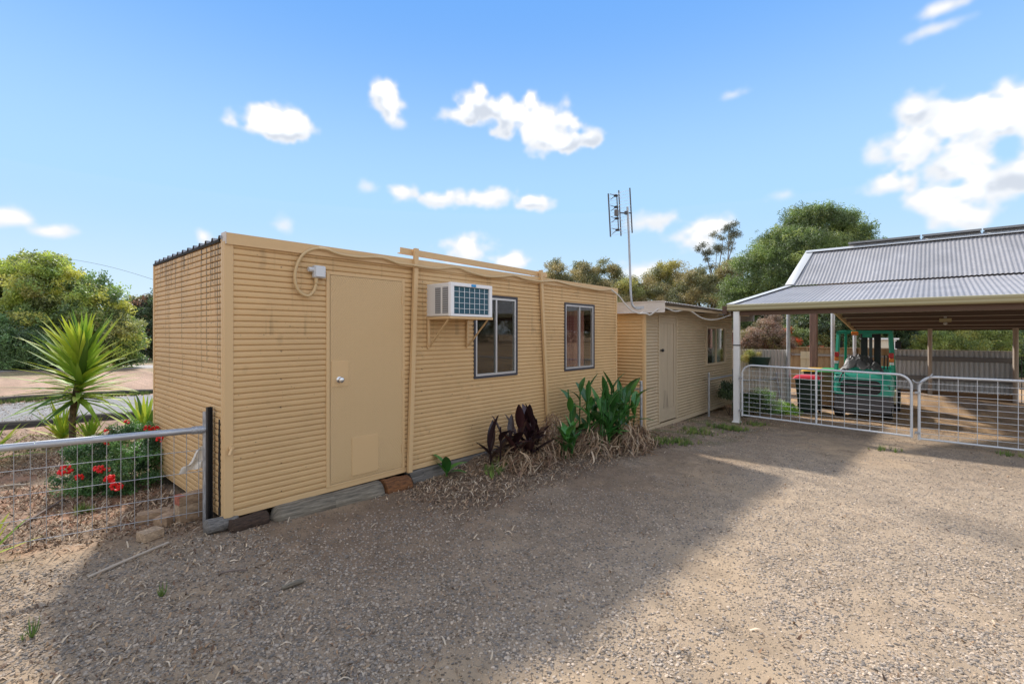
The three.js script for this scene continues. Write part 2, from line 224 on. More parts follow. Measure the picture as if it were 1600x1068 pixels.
{ // loose stones, lying thickest where the wheels have swept them
  const R = rng(9), geo = new THREE.IcosahedronGeometry(1, 0), p = geo.attributes.position;
  for (let i = 0; i < p.count; i++) { const x = p.getX(i), y = p.getY(i), z = p.getZ(i), k = .75 + .5 * hash(Math.round(x * 50), Math.round(y * 50) + Math.round(z * 50) * 3, 2); p.setXYZ(i, x * k, y * k * .62, z * k); }
  geo.computeVertexNormals();
  const spots = []; let guard = 0;
  while (spots.length < 210000 && guard++ < 3400000) {
    const t = 1.5 + 9.5 * Math.pow(R(), 2.1), r = (R() * 2 - 1) * 1.2, x = camPos.x + t * (FWD.x + r * RIGHT.x), z = camPos.z + t * (FWD.z + r * RIGHT.z);
    if (z < .1 && x > -.05 && x < 12.4 || x > 14 || z < -5) continue;
    if (R() > .06 + .98 * Math.pow(gravelAt(x, z), 1.8)) continue;
    spots.push([x, z, t]);
  }
  const im = new THREE.InstancedMesh(geo, mat([1, 1, 1], .9), spots.length), m4 = new THREE.Matrix4(), q = new THREE.Quaternion(), e = new THREE.Euler(), c = new THREE.Color();
  spots.forEach(([x, z, t], i) => { const s = .0022 + .0088 * Math.pow(R(), 3.4); q.setFromEuler(e.set((R() - .5) * .7, R() * 6.28, (R() - .5) * .7)); m4.compose(V(x, gy(x, z) + s * .12, z), q, V(s * (.8 + .6 * R()), s, s)); im.setMatrixAt(i, m4); const g = R(), w = R() < .35 ? [.36, .285, .215] : R() < .5 ? [.165, .14, .118] : [.29, .24, .192], k = (.65 + .6 * g) * (1 + .28 * paleAt(x, z)); im.setColorAt(i, c.setRGB(w[0] * k, w[1] * k, w[2] * k)); });
  im.name = 'gravel'; im.userData = { kind: 'stuff', label: 'loose grey and brown gravel scattered over the dirt driveway', category: 'gravel' }; im.castShadow = im.receiveShadow = true; scene.add(im);
}

// ---------------------------------------------------------------- ribbed and corrugated sheet
const RIB = [0, .008, .03, .08, .22, .36, .40, .45, .50, .54, .66, .78, .82, .84, .86, .98];
const ribOut = (f, amp) => f < .84 ? amp * (Math.pow(Math.sin(Math.PI * clamp(f / .84)), .11) - .10 * Math.exp(-Math.pow((f - .45) / .05, 2))) : 0;
function ribRows(y0, y1, pitch) { const o = [y0]; for (let k = Math.floor(y0 / pitch); k * pitch < y1; k++) for (const f of RIB) { const y = (k + f) * pitch; if (y > y0 + 1e-4 && y < y1 - 1e-4) o.push(y); } o.push(y1); return o; }
const waveRows = (a, b, pitch, n = 8) => steps(a, b, Math.max(2, Math.round((b - a) / pitch * n)));
const buckle = (a, y, s) => .011 * (fbm(a * 1.1, y * 2.3, 3, s) - .5);
// horizontal ribs on a wall that faces +Z (x runs along it) or -X (z runs along it)
const ribWallZ = (x0, x1, y0, y1, z, pitch, amp, s, wave) => surface(steps(x0, x1, Math.max(2, Math.round((x1 - x0) / .12))), wave ? waveRows(y0, y1, pitch) : ribRows(y0, y1, pitch), (x, y) => [x, y, z + (wave ? amp * .5 * (1 + Math.sin(y / pitch * 2 * Math.PI)) : ribOut(mod(y / pitch, 1), amp)) + buckle(x, y, s)]);
const ribWallX = (z0, z1, y0, y1, x, pitch, amp, s, uvf, wave) => surface(steps(z0, z1, Math.max(2, Math.round((z1 - z0) / .12))), wave ? waveRows(y0, y1, pitch) : ribRows(y0, y1, pitch), (z, y) => [x - (wave ? amp * .5 * (1 + Math.sin(y / pitch * 2 * Math.PI)) : ribOut(mod(y / pitch, 1), amp)) - buckle(z, y, s), y, z], uvf);
// a wall with rectangular openings, cut into strips round them
function stripsAround(x0, x1, y0, y1, holes) { const xs = [...new Set([x0, x1, ...holes.flatMap((h) => [h[0], h[1]])])].sort((a, b) => a - b), out = []; for (let i = 0; i + 1 < xs.length; i++) { const a = xs[i], b = xs[i + 1], h = holes.find((h) => h[0] <= a + 1e-6 && h[1] >= b - 1e-6); if (!h) out.push([a, b, y0, y1]); else { if (h[2] > y0 + 1e-6) out.push([a, b, y0, h[2]]); if (h[3] < y1 - 1e-6) out.push([a, b, h[3], y1]); } } return out; }

// ---------------------------------------------------------------- the portable hut
const HL = 6.42, HD = 2.23, HB = .086, HT = 2.385, DOOR = [.892, 1.712, .155, 2.16], W1 = [2.80, 3.634, 1.03, 2.10], W2 = [4.763, 5.645, 1.01, 2.09];
const hut = thing('portable_hut', 'long tan ribbed steel hut with flat roof, closed door and two windows', 'hut', V(0, 0, 0));
{
  const holes = [[DOOR[0] - .035, DOOR[1] + .035, DOOR[2] - .02, DOOR[3] + .03], [W1[0] + .02, W1[1] - .02, W1[2] + .02, W1[3] - .02], [W2[0] + .02, W2[1] - .02, W2[2] + .02, W2[3] - .02]];
  const front = part(hut, 'front_cladding', merge(stripsAround(.05, HL - .03, HB + .055, HT, holes).map((r) => { const g = ribWallZ(r[0], r[1], r[2], r[3], 0, .0502, .015, 3), t = g.attributes.uv; for (let i = 0; i < t.count; i++) t.setXY(i, t.getX(i) / 6.42, (t.getY(i) - HB) / 2.3); return g; })), M.tanFront);
  const end = part(hut, 'end_cladding', ribWallX(-HD, -.045, HB, HT - .01, 0, .0502, .015, 4, (z, y) => [(z + HD) / HD, (y - HB) / (HT - HB)]), M.tanEnd);
  part(hut, 'far_end_cladding', ribWallX(-HD, 0, HB, HT, HL, .0502, -.015, 5), M.tan);
  part(hut, 'back_cladding', ribWallZ(0, HL, HB, HT, -HD, .0502, -.015, 6), M.tan);
  part(hut, 'interior_floor', bx(.03, HL - .03, HB, HB + .05, -HD + .03, -.03), M.inside);
  part(hut, 'interior_lining', bx(.03, HL - .03, HB + .06, HT - .1, -HD + .03, -HD + .05), M.inside);
  part(hut, 'interior_ceiling', bx(.03, HL - .03, HT - .09, HT - .07, -HD + .06, -.03), M.ceiling);
  part(hut, 'base_rail', bx(.05, HL - .03, HB, HB + .052, -.02, .017, .006), M.tanTrim);
  part(hut, 'corner_trim', merge([bx(-.019, .052, HB - .01, HT - .03, -.004, .021, .005), bx(-.021, .003, HB - .01, HT - .03, -.048, -.006, .005)]), M.tanTrim);
  part(hut, 'far_corner_trim', bx(HL - .03, HL + .012, HB, HT - .03, -.02, .02, .006), M.tanTrim);
  part(hut, 'back_corner_trim', bx(-.024, .012, HB, HT - .02, -HD - .02, -HD + .022, .006), M.tanTrim);
  part(hut, 'fascia', merge([surface(steps(-.005, HL + .01, 50), steps(0, 1, 4), (x, k) => [x, HT - .055 + .094 * k, .034 + .006 * (fbm(x * 2, k * 3, 2, 7) - .5)]), bx(-.005, HL + .01, HT - .053, HT + .037, -.03, .030)]), M.tanTrim);
  part(hut, 'fascia_end_cap', bx(-.012, -.006, HT - .055, HT + .045, -.075, .036), M.fasciaPale);
  part(hut, 'roof_sheet', surface([-.03, HL + .02], Array.from({ length: 13 }, (_, k) => [0, .10, .115, .145, .16]).flatMap((a, k) => a.map((d) => -HD - .02 + k * .1715 + d)), (x, z) => { const f = mod(z + HD + .02, .1715), h = f > .11 && f < .15 ? .03 : 0; return [x, HT - .008 + h, Math.min(z, .0)]; }), mat([.40, .40, .40], .5, { metalness: .3, map: roofTex }));
  part(hut, 'roof_edge_flashing', bx(-.026, -.018, HT - .028, HT - .006, -HD, -.08), M.tar);
  part(hut, 'peeled_tar_strip', merge(Array.from({ length: 60 }, (_, i) => { const y = .10 + i * .0132, w = .004 + .026 * fbm(i * .35, 2, 3, 4); return bx(-.0225, -.0145, y, y + .0131, -.085 - w, -.082 + .012 * fbm(i * .5, 9, 2, 5)); })), M.tar);
  // door in its frame
  const [dx0, dx1, dy0, dy1] = DOOR;
  part(hut, 'door_frame', merge([bx(dx0 - .04, dx0 - .004, dy0 - .02, dy1 + .03, -.03, .024, .004), bx(dx1 + .004, dx1 + .04, dy0 - .02, dy1 + .03, -.03, .021, .004), bx(dx0 - .004, dx1 + .004, dy1 + .003, dy1 + .03, -.03, .02, .004), bx(dx0 - .004, dx1 + .004, dy0 - .022, dy0 - .004, -.03, .022, .004)]), M.tanTrim);
  const dg = surface(steps(dx0, dx1, 24), steps(dy0, dy1, 40), (x, y) => [x, y, .022 + .006 * (fbm(x * 3, y * 3, 3, 12) - .5) - (y < dy0 + .03 ? .006 * (1 - (y - dy0) / .03) : 0)], (x, y) => [x - dx0, y - dy0]);
  const door = part(hut, 'door', merge([dg, bx(dx0, dx1, dy0, dy1, -.02, .012)]), M.door);
  for (const y of [dy0 + .2, (dy0 + dy1) / 2, dy1 - .2]) part(door, 'hinge', rodGeo(V(dx1 + .002, y - .045, .026), V(dx1 + .002, y + .045, .026), .008), M.tanTrim);
  part(hut, 'door_gap_shade', bx(dx0 - .006, dx1 + .006, dy0 - .006, dy1 + .006, -.028, -.022), M.dark);  // dark sheet standing in for the shade in the gap round the door
  const pl = onZ(528, 583, .03);
  part(door, 'lock_plate', bx(dx0 + .012, dx0 + .185, pl.y - .13, pl.y + .12, .02, .0275, .003), M.doorPlain);
  const kn = onZ(530, 593, .03), kg = new THREE.LatheGeometry([[.0, .062], [.02, .06], [.027, .05], [.026, .036], [.014, .026], [.012, .006], [.03, .004], [.03, 0]].map((a) => new THREE.Vector2(...a)), 24); kg.rotateX(Math.PI / 2); kg.translate(kn.x, kn.y, .026);
  part(door, 'door_knob', kg, M.steel);
  const va = onZ(550, 684, .03), vb = onZ(591, 737, .03);
  part(door, 'patch_plate', bx(va.x, vb.x, vb.y + .02, va.y, .02, .0285, .003), M.doorPlain);
  // windows: dark rubber surround, aluminium frame, two sliding sashes
  for (const [k, w] of [W1, W2].entries()) {
    const [x0, x1, y0, y1] = w, ring = (a, b, c, d, t, z0, z1) => merge([bx(a, b, d - t, d, z0, z1), bx(a, b, c, c + t, z0, z1), bx(a, a + t, c + t, d - t, z0, z1), bx(b - t, b, c + t, d - t, z0, z1)]);
    const win = part(hut, 'window', ring(x0, x1, y0, y1, .028, -.02, .026), M.darkFrame);
    if (k) win.userData.label = 'sliding window with dark red curtains drawn inside';
    part(win, 'frame', ring(x0 + .03, x1 - .03, y0 + .03, y1 - .03, .026, -.025, .020), M.alu);
    const mx = (x0 + x1) / 2;
    part(win, 'mullion', bx(mx - .013, mx + .013, y0 + .057, y1 - .057, -.02, .016), M.alu);
    part(win, 'pane', bx(x0 + .056, mx - .014, y0 + .056, y1 - .056, -.006, -.003), M.glass);
    part(win, 'pane', bx(mx + .014, x1 - .056, y0 + .056, y1 - .056, .002, .005), M.glass);
  }
  const cur = (a, b, y0, y1, z, n, d, m, name) => part(hut, name, surface(steps(a, b, 60), [y0, (y0 + y1) / 2, y1], (x, y) => [x, y, z + d * Math.sin((x - a) / (b - a) * n * 6.283 + .6 * Math.sin(x * 9)) * (1 + .2 * (y1 - y))]), m);
  cur(W2[0] - .05, (W2[0] + W2[1]) / 2 + .06, W2[2] - .05, W2[3] - .12, -.13, 7, .03, M.curtainDark, 'curtain');
  cur((W2[0] + W2[1]) / 2 + .10, W2[1] - .08, W2[2] - .05, W2[3] - .10, -.16, 1.3, .02, M.curtainPink, 'curtain');
  // lifting straps over the roof, joined by a rail
  const strap = (a, b, n) => part(hut, n, barGeo(V(a[0], a[1], .052), V(b[0], b[1], .052), .034, .052, V(1, 0, 0)), M.tanTrim);
  strap([1.79, HB + .0], [1.879, 2.54], 'lifting_strap'); strap([4.31, HB + .0], [4.12, 2.525], 'lifting_strap');
  part(hut, 'lifting_rail', merge([barGeo(V(1.70, 2.505, .008), V(4.32, 2.475, .008), .012, .062), barGeo(V(1.70, 2.478, -.02), V(4.32, 2.448, -.02), .05, .008)]), M.tanTrim);
  const hk = onZ(358, 700, .02);
  part(hut, 'hose_bib', merge([rodGeo(V(.03, hk.y, .02), V(.03, hk.y, .05), .018), rodGeo(V(.03, hk.y, .045), V(.01, hk.y - .05, .055), .012)]), M.tanTrim);
}
// what the hut rests on
{
  const logShape = (a, b, r0, r1, s) => { const g = surface(steps(0, 1, 24), steps(0, 1, 18), (u, v) => { const p = a.clone().lerp(b, u), d = b.clone().sub(a).normalize(), n1 = V(0, 1, 0).addScaledVector(d, -d.y).normalize(), n2 = d.clone().cross(n1), an = v * 2 * Math.PI, r = lerp(r0, r1, u) * (.86 + .28 * fbm(u * 6 + s, 3 + Math.cos(an) * 1.2 + Math.sin(an) * 1.7, 3, s)) * (u < .0001 || u > .9999 ? .0 : 1); return p.addScaledVector(n1, Math.cos(an) * r).addScaledVector(n2, Math.sin(an) * r).toArray(); }, (u, v) => [u * 2, v]); return g; };
  const A = [...steps(0, .001, 1), ...steps(.002, .998, 20), .999, 1];
  const l1 = thing('support_log', 'long round grey log lying under the hut below its door', 'log', V(.3, 0, .05));
  part(l1, 'weathered_length', logShape(V(.33, .0, .03), V(1.45, -.045, .04), .095, .125, 4), M.log);
  part(l1, 'orange_end', logShape(V(1.43, -.045, .04), V(1.78, -.05, .045), .122, .118, 7), M.rustLog);
  single('support_log', 'short pale grey log with cut end at the foot of the gate post', 'log', logShape(G(318, 836).add(V(0, .055, 0)), G(366, 826).add(V(.04, .05, -.05)), .06, .055, 11), M.timber);
  single('support_log', 'dark rotten stump piece between the grey log and the hut corner', 'log', logShape(V(.0, .02, .07), V(.31, .01, .02), .065, .075, 15), M.darkLog);
  const tb = new THREE.Shape([new THREE.Vector2(1.80, HB - .012), new THREE.Vector2(1.90, -.12), new THREE.Vector2(4.2, -.18), new THREE.Vector2(4.2, HB - .012)]), tg = new THREE.ExtrudeGeometry(tb, { depth: .10, bevelEnabled: true, bevelSize: .006, bevelThickness: .006, bevelSegments: 1 }); tg.translate(0, 0, -.07);
  single('timber_bearer', 'squared grey timber beam under the hut with slanted cut end', 'beam', tg, M.timber);
}
// window air conditioner on its bracket
{
  const x0 = 2.062, x1 = 2.702, y0 = 1.795, y1 = 2.158, zf = .428;
  const ac = thing('air_conditioner', 'white box air conditioner jutting from the hut wall beside the window', 'air conditioner', V(x0, y0, 0));
  part(ac, 'case', bx(x0, x1, y0, y1, -.1, zf - .04, .008), M.acSide);
  for (const [a, b] of [[.16, .25], [.285, .375]]) { const v = part(ac, 'side_vent', bx(x0 - .0035, x0 - .0005, y0 + .03, y1 - .045, a, b), M.vent); for (let k = 0; k < 12; k++) part(v, 'louvre', bx(x0 - .006, x0 - .004, y0 + .042 + k * .024, y0 + .046 + k * .024, a + .004, b - .004), M.grey); }
  part(ac, 'coil', bx(x0 + .03, x1 - .03, y0 + .03, y1 - .03, zf - .038, zf - .024), M.coil);
  const t = .045; part(ac, 'front_frame', merge([bx(x0 - .003, x1 + .003, y1 - .036, y1 + .003, zf - .045, zf, .004), bx(x0 - .003, x1 + .003, y0 - .003, y0 + .022, zf - .045, zf, .004), bx(x0 - .003, x0 + t, y0 + .022, y1 - .036, zf - .045, zf - .001, .004), bx(x1 - t, x1 + .003, y0 + .022, y1 - .036, zf - .045, zf - .001, .004)]), M.acWhite);
  for (let i = 1; i < 7; i++) { const x = x0 + t + (x1 - x0 - 2 * t) * i / 7; part(ac, 'guard_wire', rodGeo(V(x, y0 + .03, zf - .008), V(x, y1 - .045, zf - .008), .0028, .0028, 6), M.wire); }
  for (let j = 1; j < 5; j++) { const y = y0 + .02 + (y1 - y0 - .05) * j / 5; part(ac, 'guard_wire', rodGeo(V(x0 + .055, y, zf - .012), V(x1 - .055, y, zf - .012), .0028, .0028, 6), M.wire); }
  part(ac, 'badge', bx(x0 + .30, x0 + .37, y1 - .03, y1 - .002, zf + .001, zf + .005), M.blue);
  const br = thing('wall_bracket', 'tan shelf bracket of steel angles carrying the air conditioner', 'bracket', V(x0, 1.43, 0));
  part(br, 'shelf', merge([bx(x0 - .01, x1 + .02, y0 - .032, y0 - .006, zf - .045, zf - .005, .003), bx(x0 - .01, x0 + .02, y0 - .032, y0 - .006, .02, zf - .045), bx(x1 - .05, x1 - .02, y0 - .032, y0 - .006, .02, zf - .045)]), M.tanTrim);
  for (const x of [x0, x1 - .035]) { part(br, 'upright', bx(x - .008, x + .022, 1.43, y0 - .033, .018, .045, .003), M.tanTrim); part(br, 'strut', barGeo(V(x + .008, 1.445, .04), V(x + .008, y0 - .035, zf - .05), .024, .008), M.tanTrim); }
}
// meter box and the painted cable along the top of the wall
{
  const a = onZ(490, 414, .06), b = onZ(508, 435, .06), box = thing('junction_box', 'small grey electrical box on the hut wall above the door', 'box', V(a.x, b.y, .02));
  part(box, 'case', bx(a.x, b.x, b.y, a.y, .014, .075, .012), M.grey); part(box, 'cover', bx(a.x + .008, b.x - .008, b.y + .008, a.y - .008, .072, .086, .006), M.galvPaint);
  part(box, 'cable_gland', rodGeo(V(a.x - .045, a.y - .04, .045), V(a.x + .002, a.y - .04, .045), .022), M.grey); part(box, 'cable_gland', rodGeo(V(a.x + .03, b.y - .05, .045), V(a.x + .03, b.y + .002, .045), .018), M.cable);
  const P = (s, ox, oy, l) => l.map(([x, y]) => onZ(ox + x / s, oy + y / s, .045));
  const pts = [...P(4.27, 340, 350, [[655, 400], [640, 445], [605, 478], [560, 465], [525, 420], [513, 350], [528, 270], [570, 200], [640, 165], [710, 168], [800, 200], [930, 220], [1090, 225], [1200, 262]]), ...P(4.272, 620, 370, [[60, 186], [250, 210], [400, 205], [480, 235], [600, 265], [700, 265], [770, 258], [850, 280], [940, 298], [1050, 295], [1150, 320], [1260, 340], [1350, 355], [1425, 350]])];
  pts.forEach((p, i) => { if (i > 8) p.z = .062; const dx1 = Math.abs(p.x - 1.88), dx2 = Math.abs(p.x - 4.13); if (dx1 < .2 || dx2 < .2) p.z = .085; });
  single('wall_cable', 'thick tan painted cable looping along the top of the hut wall', 'cable', tube(pts, .0135, 260, 10), M.cable);
  const e = pts[pts.length - 1], l = [e, ...[[300, 460], [400, 590], [500, 690], [640, 742], [690, 728]].map(([x, y], i) => at(940 + x / 10.68, 420 + y / 10.68, lerp(8.6, 8.75, i / 4)))];
  single('aerial_cable', 'pale cable slung from the hut corner across to the small shed', 'cable', tube(l, .012, 60, 8), M.cableGrey);
  const l2 = [...[[640, 742], [760, 745], [800, 770]].map(([x, y]) => at(940 + x / 10.68, 420 + y / 10.68, 8.75)), onZ(1032, 481, .62), onZ(1055, 486, .62), onZ(1075, 484, .62), onZ(1098, 497, .62), onZ(1118, 499, .64), onZ(1142, 492, .7)];
  single('eave_cable', 'grey cable hanging in loops beneath the small shed eave', 'cable', tube(l2, .014, 90, 8), M.cableGrey);
}

// ---------------------------------------------------------------- the small shed
const SX0 = 7.0, SX1 = 12.28, SZ = .274, SB = -2.3, SBOT = -.27, STOP = 2.08;
{
  const s = thing('small_shed', 'small beige corrugated shed with skillion roof, plank door and one window', 'shed', V(SX0, SBOT, SZ));
  const D = [7.64, 8.46, -.165, 1.93], Wn = [10.24, 11.65, .83, 1.77];
  part(s, 'front_cladding', merge(stripsAround(SX0 + .05, SX1, SBOT, STOP, [[D[0] - .03, D[1] + .03, D[2] - .02, D[3] + .02], [Wn[0] + .02, Wn[1] - .02, Wn[2] + .02, Wn[3] - .02]]).map((r) => ribWallZ(r[0], r[1], r[2], r[3], SZ - .008, .062, .016, 23, true))), M.beige);
  part(s, 'end_cladding', ribWallX(SB, SZ - .03, SBOT, STOP, SX0 + .01, .062, .018, 24, null, true), M.tan);
  part(s, 'far_end_cladding', ribWallX(SB, SZ - .02, SBOT, STOP, SX1, .062, .016, 25, null, true), M.beige);
  part(s, 'back_cladding', ribWallZ(SX0, SX1, SBOT, STOP, SB, .062, .016, 26, true), M.beige);
  part(s, 'corner_trim', bx(SX0 - .012, SX0 + .055, SBOT, STOP, SZ - .04, SZ + .016, .006), M.tanTrim);
  part(s, 'base_rail', bx(SX0 + .06, SX1, SBOT - .01, SBOT + .07, SZ - .02, SZ + .014, .005), M.beigeTrim);
  part(s, 'door_frame', merge([bx(D[0] - .04, D[0] - .005, D[2] - .02, D[3] + .04, SZ - .03, SZ + .02, .004), bx(D[1] + .005, D[1] + .04, D[2] - .02, D[3] + .04, SZ - .03, SZ + .02, .004), bx(D[0] - .005, D[1] + .005, D[3] + .006, D[3] + .04, SZ - .03, SZ + .02)]), M.beigeTrim);
  const door = part(s, 'door', merge([bx(D[0], D[1], D[2], D[2] + .24, SZ - .03, SZ + .004), bx(D[0], D[1], D[3] - .12, D[3], SZ - .03, SZ + .004), bx(D[0], D[0] + .10, D[2] + .24, D[3] - .12, SZ - .03, SZ + .004), bx(D[1] - .10, D[1], D[2] + .24, D[3] - .12, SZ - .03, SZ + .004)]), M.beigeDoor);
  for (let k = 0; k < 2; k++) part(door, 'plank', bx(D[0] + .104 + k * .309, D[0] + .407 + k * .309, D[2] + .244, D[3] - .124, SZ - .03, SZ - .006), M.beigeDoor);
  for (let k = 0; k < 3; k++) { const x = D[0] + .24 + k * .09; part(door, 'paint_split', surface(steps(0, 1, 10), [-1, 1], (u, v) => [x + .02 * Math.sin(u * 2 + k) + v * (.004 + .007 * (1 - u)), D[2] + .26 + u * (.25 + .12 * hash(k, 3)), SZ - .0045]), M.dark); }
  const kn = onZ(1034, 547, SZ), kg = new THREE.SphereGeometry(.032, 16, 12); kg.scale(1, 1, .9); kg.translate(D[0] + .07, kn.y, SZ + .05); part(door, 'door_knob', merge([kg, rodGeo(V(D[0] + .07, kn.y, SZ), V(D[0] + .07, kn.y, SZ + .05), .014)]), M.black);
  const ring = (a, b, c, d, t, z0, z1) => merge([bx(a, b, d - t, d, z0, z1), bx(a, b, c, c + t, z0, z1), bx(a, a + t, c + t, d - t, z0, z1), bx(b - t, b, c + t, d - t, z0, z1)]);
  const win = part(s, 'window', ring(...Wn, .05, SZ - .03, SZ + .03), M.beigeTrim), mx = (Wn[0] + Wn[1]) / 2;
  part(win, 'mullion', bx(mx - .02, mx + .02, Wn[2] + .05, Wn[3] - .05, SZ - .02, SZ + .022), M.beigeTrim);
  part(win, 'pane', bx(Wn[0] + .05, mx - .02, Wn[2] + .05, Wn[3] - .05, SZ - .006, SZ - .002), M.glass); part(win, 'pane', bx(mx + .02, Wn[1] - .05, Wn[2] + .05, Wn[3] - .05, SZ - .006, SZ - .002), M.glass);
  part(win, 'blind', surface(steps(mx + .03, Wn[1] - .06, 30), [Wn[2] + .05, Wn[3] - .05], (x, y) => [x, y, SZ - .09 + .012 * Math.sin(x * 60)]), M.ceiling);
  part(s, 'interior_lining', bx(SX0 + .05, SX1 - .05, SBOT, STOP - .02, SB + .04, SB + .07), M.inside);
  // roof, sloping a little to the far side
  const ry = (x, z) => 2.175 - .012 * (x - 6.9) - .03 * (.7 - z) * .2;
  for (let k = 0; k < 7; k++) { const a = 6.9 + k * .822, b = Math.min(12.66, a + .83); part(s, 'roof_sheet', surface(waveRows(a, b, .076), [-2.5, .74], (x, z) => [x, ry(x, z) + .009 * Math.sin(x / .076 * 6.283) + (k % 2) * .003, z]), M.roofGrey); }
  part(s, 'fascia', surface(steps(-2.45, .72, 20), [0, .06, .061, .9, .94, .941, 1], (z, k) => [6.905 - (k < .061 ? .022 : k > .935 ? .012 : 0) - .004 * fbm(z * 2, k, 2, 5), 1.985 + .215 * k, z]), M.fasciaPale);
  part(s, 'eave_batten', bx(7.02, 12.5, 2.06, 2.115, .60, .64), M.beigeTrim); part(s, 'barge_cap', bx(12.60, 12.68, 1.93, 2.10, .30, .72), M.roofGrey);
  for (const x of [7.05, 8.6, 10.1, 11.6]) part(s, 'rafter', bx(x, x + .05, 2.0, 2.085, SZ, .60), M.beigeTrim);
}
// TV aerial on its mast
{
  const base = at(994, 483, 8.65), a = thing('tv_antenna', 'grey four-bay aerial on a bent steel mast fixed to the small shed fascia', 'antenna', base);
  const P = (x, y, d = 0) => at(930 + x / 10.68, 285 + y / 10.68, 8.62 + d);
  const mast = [at(1003, 481, 8.62), at(996, 482, 8.6), at(989.5, 478.5, 8.6), at(987, 470, 8.6), at(985, 430, 8.62), P(560, 800), P(540, 410)];
  part(a, 'mast', tube(mast, .020, 80, 10), M.galv);
  part(a, 'bracket', barGeo(at(993, 481, 8.6), at(1006, 480, 8.6), .05, .05), M.galv);
  const tex = mat([.10, .105, .115], .5, { metalness: .3 }), w = (n, p, q, r, m = tex) => part(a, n, rodGeo(p, q, r, r, 8), m);
  w('reflector_edge', P(220, 185, -.2), P(258, 905, -.2), .013); w('spine', P(395, 130), P(433, 890), .012); w('reflector_edge', P(580, 90, .2), P(620, 840, .2), .013);
  w('feed_bar', P(362, 205, -.12), P(392, 800, -.12), .010); w('clamp_arm', P(415, 505), P(610, 508, .18), .012); part(a, 'mast_clamp', bx(...[P(525, 505)].flatMap((p) => [p.x - .03, p.x + .03, p.y - .03, p.y + .03, p.z - .03, p.z + .03]), .006), tex);
  for (let i = 0; i < 14; i++) { const u = (i + .5) / 14; const A = P(lerp(222, 256, u), lerp(190, 895, u), -.2), B = P(lerp(396, 432, u), lerp(140, 885, u)), C = P(lerp(582, 620, u), lerp(100, 830, u), .2); w('screen_wire', A, B, .0032, M.wire); w('screen_wire', B, C, .0032, M.wire); }
  for (const [x, y] of [[345, 218], [352, 408], [362, 598], [375, 790]]) { const c = P(x, y, -.14); part(a, 'bay_insulator', bx(c.x - .03, c.x + .03, c.y - .018, c.y + .018, c.z - .03, c.z + .03, .008), M.black); for (const [dx, dy] of [[-95, -28], [-85, 62]]) w('dipole', c, P(x + dx, y + dy, -.26), .006); for (const [dx, dy] of [[85, -50], [95, 30]]) w('dipole', c, P(x + dx, y + dy, -.02), .004, M.wire); }
  const c = P(358, 505, -.16); part(a, 'balun_box', bx(c.x - .035, c.x + .035, c.y - .055, c.y + .055, c.z - .03, c.z + .03, .01), mat([.14, .135, .13], .6));
}

